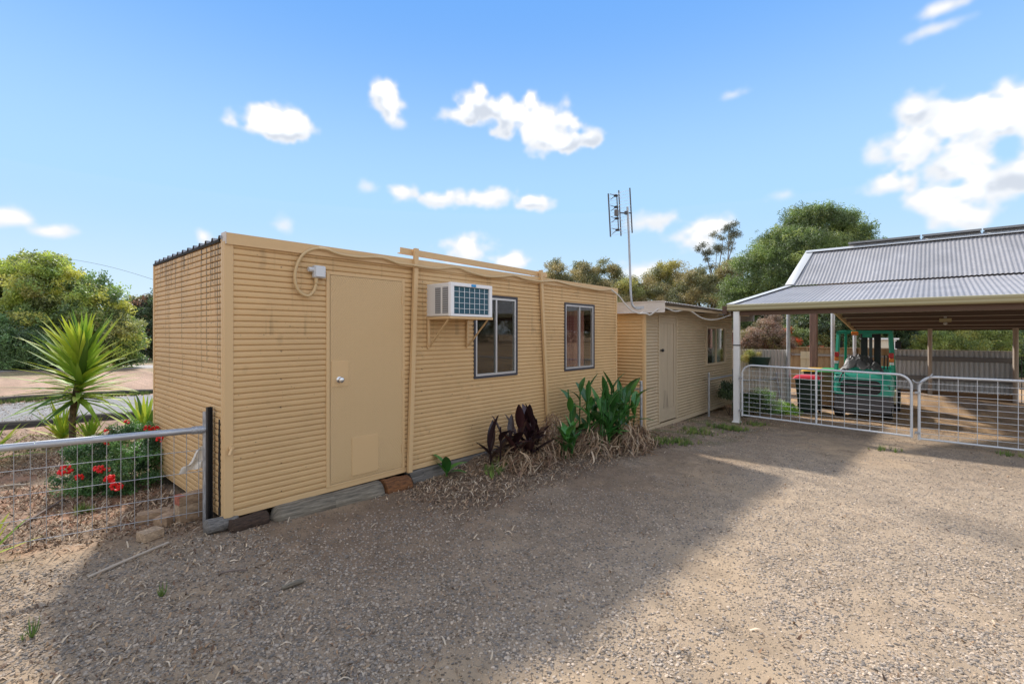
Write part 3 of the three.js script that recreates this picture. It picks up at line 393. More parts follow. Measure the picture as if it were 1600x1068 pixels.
// ---------------------------------------------------------------- the carport
const KX = 9.5, KZ0 = 1.0, KZ1 = 9.2, EAVE = 2.21, RX = 14.5, BX = 12.5;
{
  const c = thing('carport', 'open carport with grey corrugated roof on thin posts and cream gutter', 'carport', V(KX, -.3, 1.1));
  const p0 = G(1151, 655); p0.x = KX + .03; const pz = onX(1151.5, 600, KX + .05).z;
  const post = part(c, 'front_post', merge([bx(KX, KX + .115, -.34, 2.08, pz - .0575, pz + .0575, .008), bx(KX - .02, KX + .135, -.34, -.29, pz - .08, pz + .08)]), M.whitePost);
  part(post, 'strap', bx(KX - .006, KX + .121, 1.34, 1.362, pz - .064, pz + .064), M.black);
  // gutter: a quad profile with a rolled lip
  const prof = [[.06, 0], [-.02, 0], [-.045, .02], [-.05, .05], [-.04, .06], [-.04, .075], [-.055, .09], [-.055, .128], [-.04, .138], [-.03, .128]];
  part(c, 'gutter', surface(steps(KZ0, KZ1, 12), steps(0, prof.length - 1, prof.length - 1), (z, k) => { const q = prof[Math.round(k)]; return [KX + q[0], 2.085 + q[1] + .002 * Math.sin(z * 2), z]; }), M.gutter);
  part(c, 'gutter_end', merge([bx(KX - .05, KX + .06, 2.085, 2.22, KZ0 - .006, KZ0), bx(KX - .03, KX + .10, 2.02, 2.20, KZ0 - .10, KZ0 - .008)]), M.brown);
  part(c, 'eave_beam', bx(KX + .06, KX + .10, 1.99, 2.16, KZ0 + .05, KZ1), M.brown);
  // two pitches of corrugated sheets, one part a sheet, the verandah edge running out to the corner post
  const zl = (x) => x < BX ? lerp(KZ0 + .04, 1.56, (x - KX) / (BX - KX)) : lerp(1.56, 1.69, (x - BX) / (RX - BX));
  const ry = (x) => x < BX ? lerp(EAVE, 2.79, (x - KX + .03) / (BX - KX + .03)) : lerp(2.80, 3.92, (x - BX) / (RX - BX));
  for (let k = 0; k < 11; k++) {
    const a = KZ0 + .04 + k * .76, b = a + .78; if (a > KZ1) break; const tone = k % 3;
    const m = mat([[.36, .352, .365], [.34, .332, .342], [.375, .365, .375]][tone], .55, { map: roofTex, metalness: .05 });
    part(c, 'lower_roof_sheet', surface(steps(KX - .03, BX + .06, 6), waveRows(a, b, .076), (x, z) => [x, ry(Math.min(x, BX)) + (x > BX ? .0 : 0) + .0062 * Math.sin(z / .076 * 6.283) + .002 * (k % 2), Math.max(z, zl(Math.min(x, BX)))]), m);
    part(c, 'upper_roof_sheet', surface(steps(BX - .02, RX, 4), waveRows(a, b, .076), (x, z) => [x, ry(Math.max(x, BX)) + .022 + .0062 * Math.sin(z / .076 * 6.283) + .002 * (k % 2), Math.max(z, zl(Math.max(x, BX)))]), m);
  }
  part(c, 'barge_flashing', surface([KX - .02, BX], [0, .5, 1], (x, k) => [x, ry(x) + .03 - (k > .9 ? .1 : 0), zl(x) + .10 - .16 * Math.min(1, k * 2)]), M.roofPale);
  part(c, 'barge_flashing', surface([BX, RX], [0, .5, 1], (x, k) => [x, ry(x) + .055 - (k > .9 ? .12 : 0), zl(x) + .13 - .20 * Math.min(1, k * 2)]), M.roofPale);
  part(c, 'ridge_cap', surface([1.62, KZ1], steps(-1, 1, 4), (z, k) => [RX + k * .16, 3.985 - Math.abs(k) * .075, z]), M.roofPale);
  part(c, 'rear_roof_slope', surface(waveRows(1.75, KZ1, .076), [RX, 16.4], (z, x) => [x, 3.95 - (x - RX) * .85 + .0062 * Math.sin(z / .076 * 6.283), z]), M.roofGrey);
  // the far verandah, whose underside shows
  const uy = (x) => 2.345 - .109 * (x - 13.0), UZ = 2.36;
  for (let k = 0; k < 9; k++) part(c, 'far_roof_sheet', surface(steps(12.9, 18.75, 3), waveRows(UZ + k * .762, UZ + k * .762 + .775, .076), (x, z) => [x, uy(x) + .085 + .0062 * Math.sin(z / .076 * 6.283) + .002 * (k % 2), z]), M.brownSheet);
  for (const x of [13.4, 14.35, 15.3, 16.25, 17.2, 18.0]) { const pu = part(c, 'purlin', bx(x, x + .05, uy(x) - .035, uy(x) + .075, UZ + .03, KZ1), mat([.15, .10, .075], .6)); part(pu, 'flange', bx(x - .02, x + .07, uy(x) - .05, uy(x) - .036, UZ + .03, KZ1), mat([.55, .48, .42], .6)); }
  part(c, 'far_beam', bx(18.6, 18.66, uy(18.6) - .03, uy(18.6) + .07, UZ, KZ1), M.brown);
  part(c, 'edge_rafter', barGeo(V(13.0, uy(13) - .01, UZ - .01), V(18.7, uy(18.7) - .01, UZ - .01), .045, .13), mat([.45, .36, .22], .7));
  const y0 = -.42, pst = (n, px, py, x, top, r, m) => { const p = onX(px, py, x); return part(c, n, rodGeo(V(x, y0, p.z), V(x, top, p.z), r, r, 14), m); };
  pst('post', 1232.5, 560, 12.8, 2.55, .045, M.galvPaint); pst('post', 1302, 560, 16.6, 2.6, .055, M.galvPaint); pst('post', 1336, 540, 18.63, 1.76, .05, M.galvPaint); pst('post', 1454, 560, 18.5, 1.76, .055, mat([.42, .35, .29], .7)); pst('post', 1588, 560, 18.5, 1.76, .06, mat([.42, .35, .29], .7));
  const rp = onX(1272, 530, 14.8); part(c, 'red_post', bx(14.72, 14.90, y0, 2.35, rp.z - .09, rp.z + .09, .015), M.redPaint);
  const fl = onX(1478, 500, 15.6), lamp = thing('flood_light', 'small cream flood light with sensor under the carport ceiling', 'lamp', V(15.6, fl.y, fl.z));
  part(lamp, 'housing', bx(15.55, 15.67, fl.y - .045, fl.y + .05, fl.z - .12, fl.z + .12, .012), M.creamPlate); part(lamp, 'bracket', bx(15.6, 15.64, fl.y + .05, uy(15.6) + .07, fl.z - .03, fl.z + .03), M.grey); part(lamp, 'sensor', new THREE.SphereGeometry(.04, 12, 8).translate(15.56, fl.y - .085, fl.z), M.grey);
  const spots = [[1327, 1440], [1441.5, 1535], [1536.5, 1640]];
  spots.forEach(([a, b], i) => {
    const za = onX(a, 380, RX + .1).z, zb = onX(b, 370, RX + .1).z, sp = thing('solar_panel', ['solar panel over the carport ridge at the end by the dark green tree', 'solar panel over the carport ridge between two other panels', 'solar panel over the carport ridge farthest from the dark green tree'][i], 'solar panel', V(RX, 4.02, za));
    const sl = (k, y) => V(RX - .02 + k * .9, 4.07 - k * .18 + y, 0), A = sl(0, 0), B = sl(1, 0);
    part(sp, 'glass', barGeo(V(A.x, A.y, (za + zb) / 2), V(B.x, B.y, (za + zb) / 2), zb - za - .05, .024), M.solar);
    part(sp, 'frame', merge([bx(A.x - .022, A.x - .006, A.y - .03, A.y + .022, za, zb - .01), bx(B.x, B.x + .02, B.y - .03, B.y + .02, za, zb - .01)]), M.panelEdge); part(sp, 'rail', bx(RX + .05, RX + .09, 3.95, 4.03, za, zb - .01), M.panelEdge);
  });
}
// ---------------------------------------------------------------- pipe gates
function pipeGate(name, label, zA, zB, yb, yt, mid, vz, hn, drop) {
  const g = thing(name, label, 'gate', V(KX - .03, yb, zA), 'galvanised farm gates'), x = KX - .03, r = .021, R = .2, Y = (y, z) => y + drop * (z - zA) / (zB - zA), P = (y, z) => V(x, Y(y, z), z);
  const arc = (zc, s) => steps(0, Math.PI / 2, 6).map((a) => P(yt - R + R * Math.sin(a), zc + s * (R - R * Math.cos(a))));
  const path = [P(yb, zA), P(yb + .3, zA), P(yt - R - .02, zA), ...arc(zA, 1), P(yt, zA + .5), P(yt, zB - .5), ...arc(zB, -1).reverse(), P(yt - R - .02, zB), P(yb + .3, zB), P(yb, zB)];
  part(g, 'frame', tube(path, r, 180, 10), M.galvPaint);
  rod(g, 'bottom_rail', P(yb + .02, zA), P(yb + .02, zB), .017, M.galvPaint);
  if (mid) rod(g, 'centre_stay', P(yb + .02, mid), P(yt, mid), .018, M.galvPaint);
  for (const z of vz) rod(g, 'wire', P(yb + .02, z), P(yt - (z < zA + .1 || z > zB - .1 ? .08 : 0), z), .0045, M.galvPaint, CYL6);
  for (let k = 1; k <= hn; k++) { const y = yb + .02 + (yt - yb - .04) * k / (hn + 1); rod(g, 'wire', P(y, zA), P(y, zB), .0042, M.galvPaint, CYL6); }
  for (const y of [yb + .12, yt - .28]) part(g, 'hinge', bx(x - .03, x + .03, Y(y, zA) - .02, Y(y, zA) + .02, zA - .06, zA + .01, .004), M.galv);
  return g;
}
{
  const zs = (l) => l.map((px) => onX(px, 600, KX - .03).z), z1 = zs([1160, 1425]), z2 = onX(1437, 600, KX - .03).z;
  pipeGate('farm_gate', 'galvanised pipe and mesh gate hung on the white carport post', z1[0], z1[1], -.15, .935, onX(1276, 600, KX - .03).z, [...zs([1171, 1250, 1268, 1284, 1301, 1320, 1340, 1360, 1380, 1402]), ...zs([1188, 1205, 1222, 1236])], 10, -.06);
  pipeGate('farm_gate', 'galvanised pipe and mesh gate standing in front of the dirt heap', z2, z2 + 2.75, -.235, .86, 0, zs([1468, 1498, 1528, 1560, 1592]).concat([5.62, 5.9, 6.2, 6.5]), 10, 0);
  const ch = [onX(1426, 593, KX - .07), onX(1433, 597.5, KX - .08), onX(1443, 596, KX - .08), onX(1452, 590, KX - .07), onX(1458, 584, KX - .05)];
  single('gate_chain', 'short steel chain slung between the two galvanised gates', 'chain', tube(ch, .011, 40, 6), M.galv);
}
// pipe stubs of old gates against the small shed
{
  const a = G(1002, 682), f = thing('pipe_gate_post', 'bent galvanised gate post standing at the corner of the small shed', 'post', a), T = onX(1003, 595, a.x);
  rod(f, 'upright', a, V(a.x, T.y, a.z), .024, M.galv); rod(f, 'foot', a.clone().add(V(0, .02, 0)), a.clone().add(V(-.10, .0, .12)), .024, M.galv);
  rod(f, 'rail', V(a.x, T.y - .14, a.z), V(a.x + .10, T.y - .17, a.z - .42), .02, M.galv); part(f, 'collar', rodGeo(V(a.x, T.y - .19, a.z), V(a.x, T.y - .10, a.z), .031), M.galv);
  const b = onZ(1108, 648, .42); b.y = gy(b.x, b.z); const t = onZ(1108, 582, .42), g = thing('old_pipe_gate', 'galvanised pipe frame leaning along the small shed below its window', 'gate frame', b), e = onZ(1146, 592, .44);
  rod(g, 'upright', b, V(b.x, t.y, b.z), .022, M.galv); rod(g, 'rail', V(b.x, t.y - .16, b.z), V(e.x, t.y - .17, e.z), .019, M.galv); rod(g, 'upright', V(e.x, gy(e.x, e.z), e.z), V(e.x, t.y, e.z), .022, M.galv);
  const h = G(1222, 640), hp = onX(1222, 583, h.x), k = thing('old_pipe_gate', 'grey pipe frame leaning on the pale corrugated fence by the plants', 'gate frame', h);
  rod(k, 'upright', h, V(h.x + .1, hp.y, hp.z - .15), .022, M.galv); rod(k, 'rail', V(h.x + .08, hp.y - .16, hp.z - .12), V(h.x - .3, hp.y - .25, hp.z - 1.1), .02, M.galv);
}
// ---------------------------------------------------------------- the low mesh fence at the hut's corner
{
  const gp = V(-.06, 0, -.29), d = V(-1.19, 0, -.32).normalize(), f = thing('mesh_gate', 'low wire mesh gate with a galvanised top rail beside the hut corner', 'gate', gp), L = 3.2, at2 = (s, y) => V(gp.x + d.x * s, y, gp.z + d.z * s);
  rod(f, 'end_post', V(gp.x, -.02, gp.z), V(gp.x, .94, gp.z), .024, M.galv);
  rod(f, 'top_rail', at2(0, .79), at2(L, .79), .027, M.galv); part(f, 'collar', rodGeo(at2(-.02, .79), at2(.10, .79), .034), M.galv);
  for (let s = .05; s < L; s += .085) rod(f, 'wire', at2(s, .06), at2(s, .79), .0026, M.galv, CYL6);
  for (const y of [.62, .44, .26, .10]) rod(f, 'wire', at2(0, y), at2(L, y), .0028, M.galv, CYL6);
  const b = thing('steel_channel', 'black steel channel standing upright between the gate post and hut wall', 'post', V(-.035, 0, -.22));
  part(b, 'web', bx(-.075, -.035, -.03, .985, -.235, -.227), M.black); part(b, 'flange', bx(-.075, -.068, -.03, .985, -.227, -.195), M.black); part(b, 'flange', bx(-.042, -.035, -.03, .985, -.227, -.195), M.black);
  const sh = surface(steps(0, 1, 10), steps(0, 1, 10), (u, v) => [-.05 - .16 * u * (1 - v * .85) - .015 * Math.sin(u * 7 + v * 5), .46 + .17 * v - .05 * u + .02 * Math.sin(v * 9), -.36 - .10 * u + .03 * Math.sin(u * 8 + v * 3)]);
  single('plastic_sheet', 'torn white plastic sheet caught behind the gate post', 'plastic sheet', sh, M.plastic);
}
// ---------------------------------------------------------------- bricks by the hut
{
  const bg = new RoundedBoxGeometry(.23, .076, .11, 2, .005);
  const lay = (label, p, turn, m, y = 0) => { const b = single('brick', label, 'brick', bg, m, 'loose bricks by the hut corner'); b.position.set(p.x, p.y + .038 + y, p.z); b.rotation.y = turn; return b; };
  const s = G(300, 812).add(V(.0, 0, -.02)), pale = mat([.48, .36, .25], .9, { map: brickTex }), pale2 = mat([.42, .30, .20], .9, { map: brickTex });
  lay('tan brick at the bottom of the small brick stack', s, .15, M.brick); lay('tan brick in the middle of the small brick stack, mortar on its face', s, .1, pale, .077);
  const top = lay('red-edged brick on top of the small brick stack', s, .12, pale2, .154); place(top, 'red_face', new RoundedBoxGeometry(.05, .074, .108, 2, .004), M.brickRed, V(-.093, .0, 0).add(org.get(top) || org.set(top, V(0, 0, 0)).get(top)), null, null);
  top.children[0].position.set(-.092, .0015, 0);
  lay('tan brick lying on the ground by the stack, turned end on', G(264, 815), .75, M.brick); lay('tan brick lying on the ground behind the end-on brick', G(240, 812), -.2, pale2);
  const l = lay('broken tan brick lying alone on the leaf litter', G(234, 842), .35, pale); l.scale.set(.62, .9, 1);
}
// ---------------------------------------------------------------- the road beyond the garden
{
  const road = structure('road', surface(steps(-60, 90, 150), [0, .5, 1], (x, k) => [x, gy(x, -9) + .006, lerp(-7.45 + .15 * Math.sin(x * .5), -11.4 - .12 * (x + 1) + .3 * Math.sin(x * .4), k)]), mat([.27, .265, .265], .95, { map: texture(512, (u, v) => { const g = .85 + .25 * (fbm(u * 40, v * 40, 3, 3, 40) - .5) + .2 * (hash(u * 512 | 0, v * 512 | 0) - .5); return [g, g, g]; }, { rep: [.6, .6] }) }));
  const edge = (label, z, a, b, s) => { const n = 60; const g = surface(steps(a, b, n), [0, .25, .5, .75, 1], (x, k) => { const c = z(x), an = k * Math.PI; return [x, gy(x, c) + (.10 + .04 * fbm(x * 2, 3, 2, s)) * Math.sin(an), c + .10 * Math.cos(an) + .03 * fbm(x * 3, 7, 2, s)]; }, (x, k) => [x * .5, k * .3]); single('log_edging', label, 'edging', g, M.kerb); };
  edge('dark weathered log edging along the garden side of the grey road', (x) => -7.3 + .15 * Math.sin(x * .5), -9, 6, 3); edge('dark log edging on the red gravel side of the grey road', (x) => -11.9 - .12 * (x + 1) + .3 * Math.sin(x * .4), -14, 9, 5);
  structure('road', surface(steps(-30, 60, 60), [0, 1], (x, k) => [x, gy(x, -26) + .006, -25 - 3.2 * k - .1 * x]), mat([.36, .34, .33], .95));
  const pp = G(228, 562); single('marker_post', 'white marker post beyond the far side of the road', 'post', rodGeo(pp, pp.clone().add(V(0, 1.0, 0)), .12, .12, 10), M.whitePost);
  const w = [at(20, 392, 48), at(145, 411, 46), at(240, 437, 42), at(330, 470, 40)];
  single('power_line', 'thin overhead power line beyond the big round bush', 'cable', tube(w, .014, 40, 5), M.dark);
}
// ---------------------------------------------------------------- fences round the yard
{
  const wave = (x, z0, z1, y0, y1, pitch, amp) => surface(waveRows(z0, z1, pitch), [y0, y1], (z, y) => [x + amp * Math.sin(z / pitch * 6.283), y, z]);
  const f1 = thing('corrugated_fence', 'pale upright corrugated steel fence behind the hanging planter', 'fence', V(12.85, -.42, .5)), zz = (px, x) => onX(px, 560, x).z;
  for (let k = 0; k < 3; k++) { const a = -.75 + k * .76; part(f1, 'sheet', wave(12.85 + .004 * k, a, Math.min(1.52, a + .775), -.42, 1.16 + .01 * k, .08, .013), M.fencePale); }
  part(f1, 'sheet', wave(12.83, -2.2, -.74, -.42, 1.15, .08, .013), M.fencePale);
  const X = 18.72, f2 = thing('tan_fence', 'tan steel panel fence behind the wheelie bins', 'fence', V(X, -.42, 1)), za = zz(1225, X), zb = zz(1389, X);
  const nP = 4; for (let k = 0; k < nP; k++) { const a = lerp(za, zb, k / nP), b = lerp(za, zb, (k + 1) / nP); part(f2, 'panel', surface(waveRows(a + .03, b - .03, .19, 6), [-.42, 1.08], (z, y) => [X + (mod(z, .19) > .1 ? .02 : 0), y, z]), M.fenceTan); part(f2, 'rail', bx(X - .05, X - .025, .80, .87, a + .03, b - .03), mat([.27, .26, .25], .6)); part(f2, 'post', bx(X - .05, X + .03, -.42, 1.1, b - .03, b + .03), M.fenceTan); }
  part(f2, 'capping', bx(X - .055, X + .035, 1.085, 1.12, za, zb), M.fenceTan);
  const f3 = thing('grey_fence', 'grey ribbed steel fence with dark rails behind the dirt heap', 'fence', V(X, -.42, 5)), zc = zz(1588, X);
  const cuts = [zb + .02, zz(1454, X), zc, zc + .02];
  for (let k = 0; k < 2; k++) { const a = cuts[k] + .04, b = cuts[k + 1] - .04; part(f3, 'panel', surface(Array.from({ length: Math.ceil((b - a) / .11) * 4 + 1 }, (_, i) => Math.min(b, a + (i >> 2) * .11 + [0, .05, .062, .098][i & 3])), [-.2, 1.06], (z, y) => [X + (mod(z - a + .001, .11) < .056 ? 0 : .035), y, z]), M.fenceGrey); for (const y of [.74, .12]) part(f3, 'rail', bx(X - .045, X - .012, y, y + .14, a, b), M.fenceRail); part(f3, 'plinth_board', bx(X - .03, X + .01, -.43, -.2, a, b), M.plinth); part(f3, 'post', bx(X - .06, X + .03, -.43, 1.09, b, b + .07), M.fenceGrey); part(f3, 'capping', bx(X - .02, X + .05, 1.06, 1.085, a, b), mat([.40, .37, .34], .6)); }
  const f4 = thing('bar_fence', 'black upright bar fence beyond the end of the grey fence', 'fence', V(X, -.42, zc + .1)); for (let k = 0; k < 9; k++) part(f4, 'bar', rodGeo(V(X, -.42, zc + .12 + k * .1), V(X, .95, zc + .12 + k * .1), .009, .009, 6), M.black); for (const y of [.9, 0]) part(f4, 'rail', bx(X - .015, X + .015, y - .015, y + .015, zc + .08, zc + 1), M.black);
  const cp = at(1265, 565, 15.4), cz = cp.z; const cr = thing('cream_panel', 'cream boarded panel standing before the tan fence beside the red post', 'panel', V(cp.x, -.42, cz)); for (let k = 0; k < 3; k++) part(cr, 'board', bx(cp.x - .02, cp.x + .02, -.42, 1.02 - .3 * 0, cz - .24 + k * .16, cz - .085 + k * .16, .004), M.creamPanel); part(cr, 'cross_rail', bx(cp.x - .045, cp.x - .021, .78, .86, cz - .24, cz + .235, .004), M.creamPanel);
}
// ---------------------------------------------------------------- wheelie bins
function bin(label, p, turn, body, lid, H = .93) {
  const b = thing('wheelie_bin', label, 'bin', V(p.x, gy(p.x, p.z), p.z), 'wheelie bins in the yard'); b.rotation.y = turn; org.set(b, V(0, 0, 0));
  part(b, 'bin_body', surface(steps(0, 1, 24), [0, .02, .94, .96, 1], (u, v) => { const a = u * 2 * Math.PI, k = .72 + .28 * v + (v > .95 ? .03 : 0), sx = Math.cos(a), sz = Math.sin(a), m = 1 / Math.pow(Math.pow(Math.abs(sx), 8) + Math.pow(Math.abs(sz), 8), 1 / 8); return [sx * m * .29 * k, .04 + (H - .06) * v, sz * m * .27 * k]; }), body);
  part(b, 'lid', surface(steps(-1, 1, 12), steps(-1, 1, 12), (u, v) => [u * .325, H - .02 + .05 * (1 - u * u * u * u) * (1 - v * v * v * v) - (Math.abs(u) > .99 || Math.abs(v) > .99 ? .035 : 0), v * .30]), lid);
  part(b, 'handle', rodGeo(V(.34, H - .02, -.2), V(.34, H - .02, .2), .016), body);
  for (const s of [-1, 1]) part(b, 'wheel', rodGeo(V(.22, .10, s * .2), V(.22, .10, s * .25), .10, .10, 20), M.rubber);
}
bin('dark green wheelie bin with a red lid', at(1263, 600, 12.1), .05, M.binGreen, M.lidRed); bin('dark wheelie bin with a yellow lid behind the red-lidded one', at(1276, 600, 12.95), -.05, M.binGreen, M.lidYellow, 1.02); bin('tan wheelie bin with a green lid between the yellow lid and forklift', at(1299, 600, 12.7), 0, M.binTan, M.lidGreen, 1.01);
// ---------------------------------------------------------------- forklift, seen from behind
{
  const c0 = at(1349, 600, 11.3), gx = c0.x, gz = c0.z, gY = gy(gx, gz), f = thing('forklift', 'teal forklift with black mast and covered seat, parked behind the gates', 'forklift', V(gx, gY, gz)), S = 1.0;
  const P = (x, y, z) => V(gx + x * S, gY + y * S, gz + z * S), B = (x0, x1, y0, y1, z0, z1, r = .02) => { const g = bx(x0 * S, x1 * S, y0 * S, y1 * S, z0 * S, z1 * S, r); g.translate(gx, gY, gz); return g; };
  // counterweight: rounded plan, tumblehome; x runs away from the camera
  const cw = (y0, y1, bulge, w, n = 14) => surface(steps(-1, 1, 28), steps(0, 1, n), (u, v) => { const y = lerp(y0, y1, v), z = w * Math.sign(u) * Math.pow(Math.abs(Math.sin(u * Math.PI / 2)), .62), x = -.34 + .34 * Math.pow(Math.abs(u), 4.5) + bulge(v) + (Math.abs(u) > .97 ? .3 : 0); return P(x, y, z * (1 - .05 * Math.pow(v, 3))).toArray(); });
  part(f, 'counterweight', merge([cw(.16, .565, (v) => .05 * (1 - v) * (1 - v) + .02, .56), B(-.28, .5, .18, .56, -.53, .53)]), M.forkGrey);
  const hood = part(f, 'hood', merge([cw(.565, 1.03, (v) => .14 * v * v * v, .575), B(-.18, .6, .56, 1.0, -.555, .555, .05), B(-.2, .62, .98, 1.045, -.54, .54, .03)]), M.tealPale);
  part(hood, 'trim_line', B(-.375, -.2, .795, .805, -.50, .50, .003), M.teal);
  const gr = new THREE.Shape(); { const w = .37, h = .15, r = .13; gr.moveTo(-w + r, -h); gr.lineTo(w - r, -h); gr.quadraticCurveTo(w, -h, w, -h + r); gr.lineTo(w, h - r); gr.quadraticCurveTo(w, h, w - r, h); gr.lineTo(-w + r, h); gr.quadraticCurveTo(-w, h, -w, h - r); gr.lineTo(-w, -h + r); gr.quadraticCurveTo(-w, -h, -w + r, -h); }
  const gg = new THREE.ExtrudeGeometry(gr, { depth: .12, bevelEnabled: true, bevelSize: .012, bevelThickness: .012, curveSegments: 8 }); gg.rotateY(-Math.PI / 2); gg.translate(-.24, .75, -.02); gg.translate(gx, gY, gz);
  const grille = part(hood, 'grille', gg, M.black); part(grille, 'tow_bar', B(-.385, -.37, .72, .76, -.24, .22, .01), M.forkGrey);
  const font = await new FontLoader().loadAsync('fonts/droid/droid_sans_bold.typeface.json'), tx = new TextGeometry('75', { font, size: .085, depth: .004, curveSegments: 3 }); tx.rotateY(-Math.PI / 2); tx.translate(gx - .30, gY + .73, gz + .40); part(f, 'number', tx, M.black);
  for (const s of [-1, 1]) { const w = part(f, 'steer_wheel', rodGeo(P(.02, .21, s * .36), P(.02, .21, s * .55), .21, .21, 26), M.rubber); part(w, 'rim', rodGeo(P(.02, .21, s * .50), P(.02, .21, s * .556), .11, .11, 20), M.creamPlate); const d = part(f, 'drive_wheel', rodGeo(P(1.35, .30, s * .40), P(1.35, .30, s * .64), .30, .30, 28), M.rubber); part(d, 'rim', rodGeo(P(1.35, .30, s * .6), P(1.35, .30, s * .648), .16, .16, 20), M.creamPlate); }
  part(f, 'chassis', B(.3, 1.7, .22, .62, -.50, .50, .03), M.forkGrey); part(f, 'side_step', B(.55, .95, .30, .62, .50, .60, .03), M.creamPlate); part(f, 'floor_plate', B(.7, 1.5, .6, .66, -.5, .5, .01), M.forkGrey); part(f, 'dashboard', B(1.35, 1.6, .66, 1.15, -.45, .45, .04), M.tealPale);
  // overhead guard
  const bar = (n, a, b, w, h, m = M.teal) => part(f, n, barGeo(a, b, w * S, h * S), m);
  for (const s of [-1, 1]) { bar('guard_leg', P(.10, .98, s * .545), P(.18, 2.02, s * .50), .065, .06); bar('guard_leg', P(1.62, .62, s * .53), P(1.25, 2.03, s * .47), .055, .06); bar('guard_side', P(.14, 2.02, s * .50), P(1.28, 2.04, s * .47), .07, .07);
    const l = part(f, 'tail_lamp', B(.075, .12, 1.42, 1.54, s * .525 - .045, s * .525 + .045, .01), M.red); part(l, 'indicator', B(.072, .12, 1.33, 1.415, s * .53 - .045, s * .53 + .045, .01), M.amber); part(l, 'reverse_lens', B(.07, .12, 1.26, 1.325, s * .535 - .04, s * .535 + .04, .01), M.acWhite); }
  bar('guard_rear', P(.17, 2.02, -.50), P(.17, 2.02, .50), .07, .065); bar('guard_front', P(1.27, 2.04, -.48), P(1.27, 2.04, .48), .07, .07); for (const z of [-.3, -.1, .1, .3]) bar('guard_bar', P(.2, 2.03, z), P(1.25, 2.045, z), .03, .03);
  part(f, 'guard_plate', B(.12, .15, 1.90, 1.99, -.02, .16, .01), M.teal); part(f, 'beacon', B(.10, .2, 1.95, 2.04, -.24, -.10, .02), M.amber);
  for (const z of [-.13, .15]) part(f, 'mast_channel', B(1.78, 1.90, .1, 1.98, z - .07, z + .07, .01), M.black); part(f, 'mast_cylinder', B(1.72, 1.78, .2, 1.9, -.02, .05, .01), M.forkGrey); for (const y of [.5, 1.1, 1.9]) part(f, 'mast_crossbar', B(1.8, 1.9, y, y + .08, -.2, .22, .01), M.black);
  part(f, 'carriage', B(1.92, 1.98, .25, .7, -.48, .48, .01), M.black); for (const s of [-1, 1]) part(f, 'fork_tine', B(1.98, 2.9, .08, .12, s * .3 - .06, s * .3 + .06, .01), M.black);
  for (const s of [0, .07]) part(f, 'lever', tube([P(1.25, 1.1, .32 + s), P(1.15, 1.3, .33 + s), P(1.08, 1.42, .34 + s), P(1.05, 1.44, .34 + s)], .014, 12, 6), M.black);
  for (const s of [-1, 1]) part(f, 'mirror', B(1.2, 1.23, 1.62, 1.80, s * .60 - .06, s * .60 + .06, .01), M.black);
  part(f, 'hose', tube([P(-.1, 1.03, -.36), P(-.30, 1.06, -.36), P(-.38, .95, -.40), P(-.37, .82, -.42)], .016, 24, 6), M.black);
  const tg = surface(steps(-1, 1, 40), steps(0, 1, 24), (u, v) => { const a = v * Math.PI, w = .46 * (1 - .25 * v), n = 1 - Math.abs(2 * fbm(u * 2.6 + 4, v * 3, 3, 31) - 1) * 1.5, h = .40 * Math.pow(1 - Math.pow(Math.abs(u), 2.4), .6) * (.55 + .6 * n); return P(.12 + .55 * v + .10 * (n - .5), 1.03 + h * Math.sin(.35 + v * 2.4) * (1 - .25 * u), u * w - .04 + .08 * (fbm(u * 4, v * 6, 3, 35) - .5)).toArray(); });
  const tf = tg.toNonIndexed(); tf.computeVertexNormals(); single('tarpaulin', 'crumpled grey plastic cover draped over the forklift seat', 'tarpaulin', tf, M.tarp);
}

// ---------------------------------------------------------------- foliage
function leafSpray(seed, n, spread, lw, ll) {                                                        // a tuft of small leaves, copied through a crown
  const R = rng(seed), pos = [], nor = [], idx = [];
  for (let i = 0; i < n; i++) {
    const c = V(R() - .5, R() - .5, R() - .5).multiplyScalar(2 * spread), d = V(R() - .5, R() - .35, R() - .5).normalize(), s = d.clone().cross(V(R() - .5, R() - .5, R() - .5)).normalize(), nn = d.clone().cross(s);
    const k = pos.length / 3, L = ll * (.7 + .6 * R()), w = lw * (.7 + .6 * R());
    for (const [a, b] of [[-.5, 0], [0, -.5], [0, .5], [.5, 0]]) { const p = c.clone().addScaledVector(d, a * L).addScaledVector(s, b * w).addScaledVector(nn, b ? 0 : -.08 * L); pos.push(p.x, p.y, p.z); nor.push(nn.x, nn.y, nn.z); }
    idx.push(k, k + 1, k + 2, k + 1, k + 3, k + 2);
  }
  const g = new THREE.BufferGeometry(); g.setAttribute('position', new THREE.Float32BufferAttribute(pos, 3)); g.setAttribute('normal', new THREE.Float32BufferAttribute(nor, 3)); g.setIndex(idx); return g;
}
const SPRAY = { round: leafSpray(3, 14, .8, .42, .62), fine: leafSpray(4, 20, .85, .20, .62), gum: leafSpray(5, 12, .9, .22, .75) };
const crownMat = new THREE.MeshPhysicalMaterial({ color: 0xffffff, roughness: .7, transmission: .55, thickness: 0, side: THREE.DoubleSide });
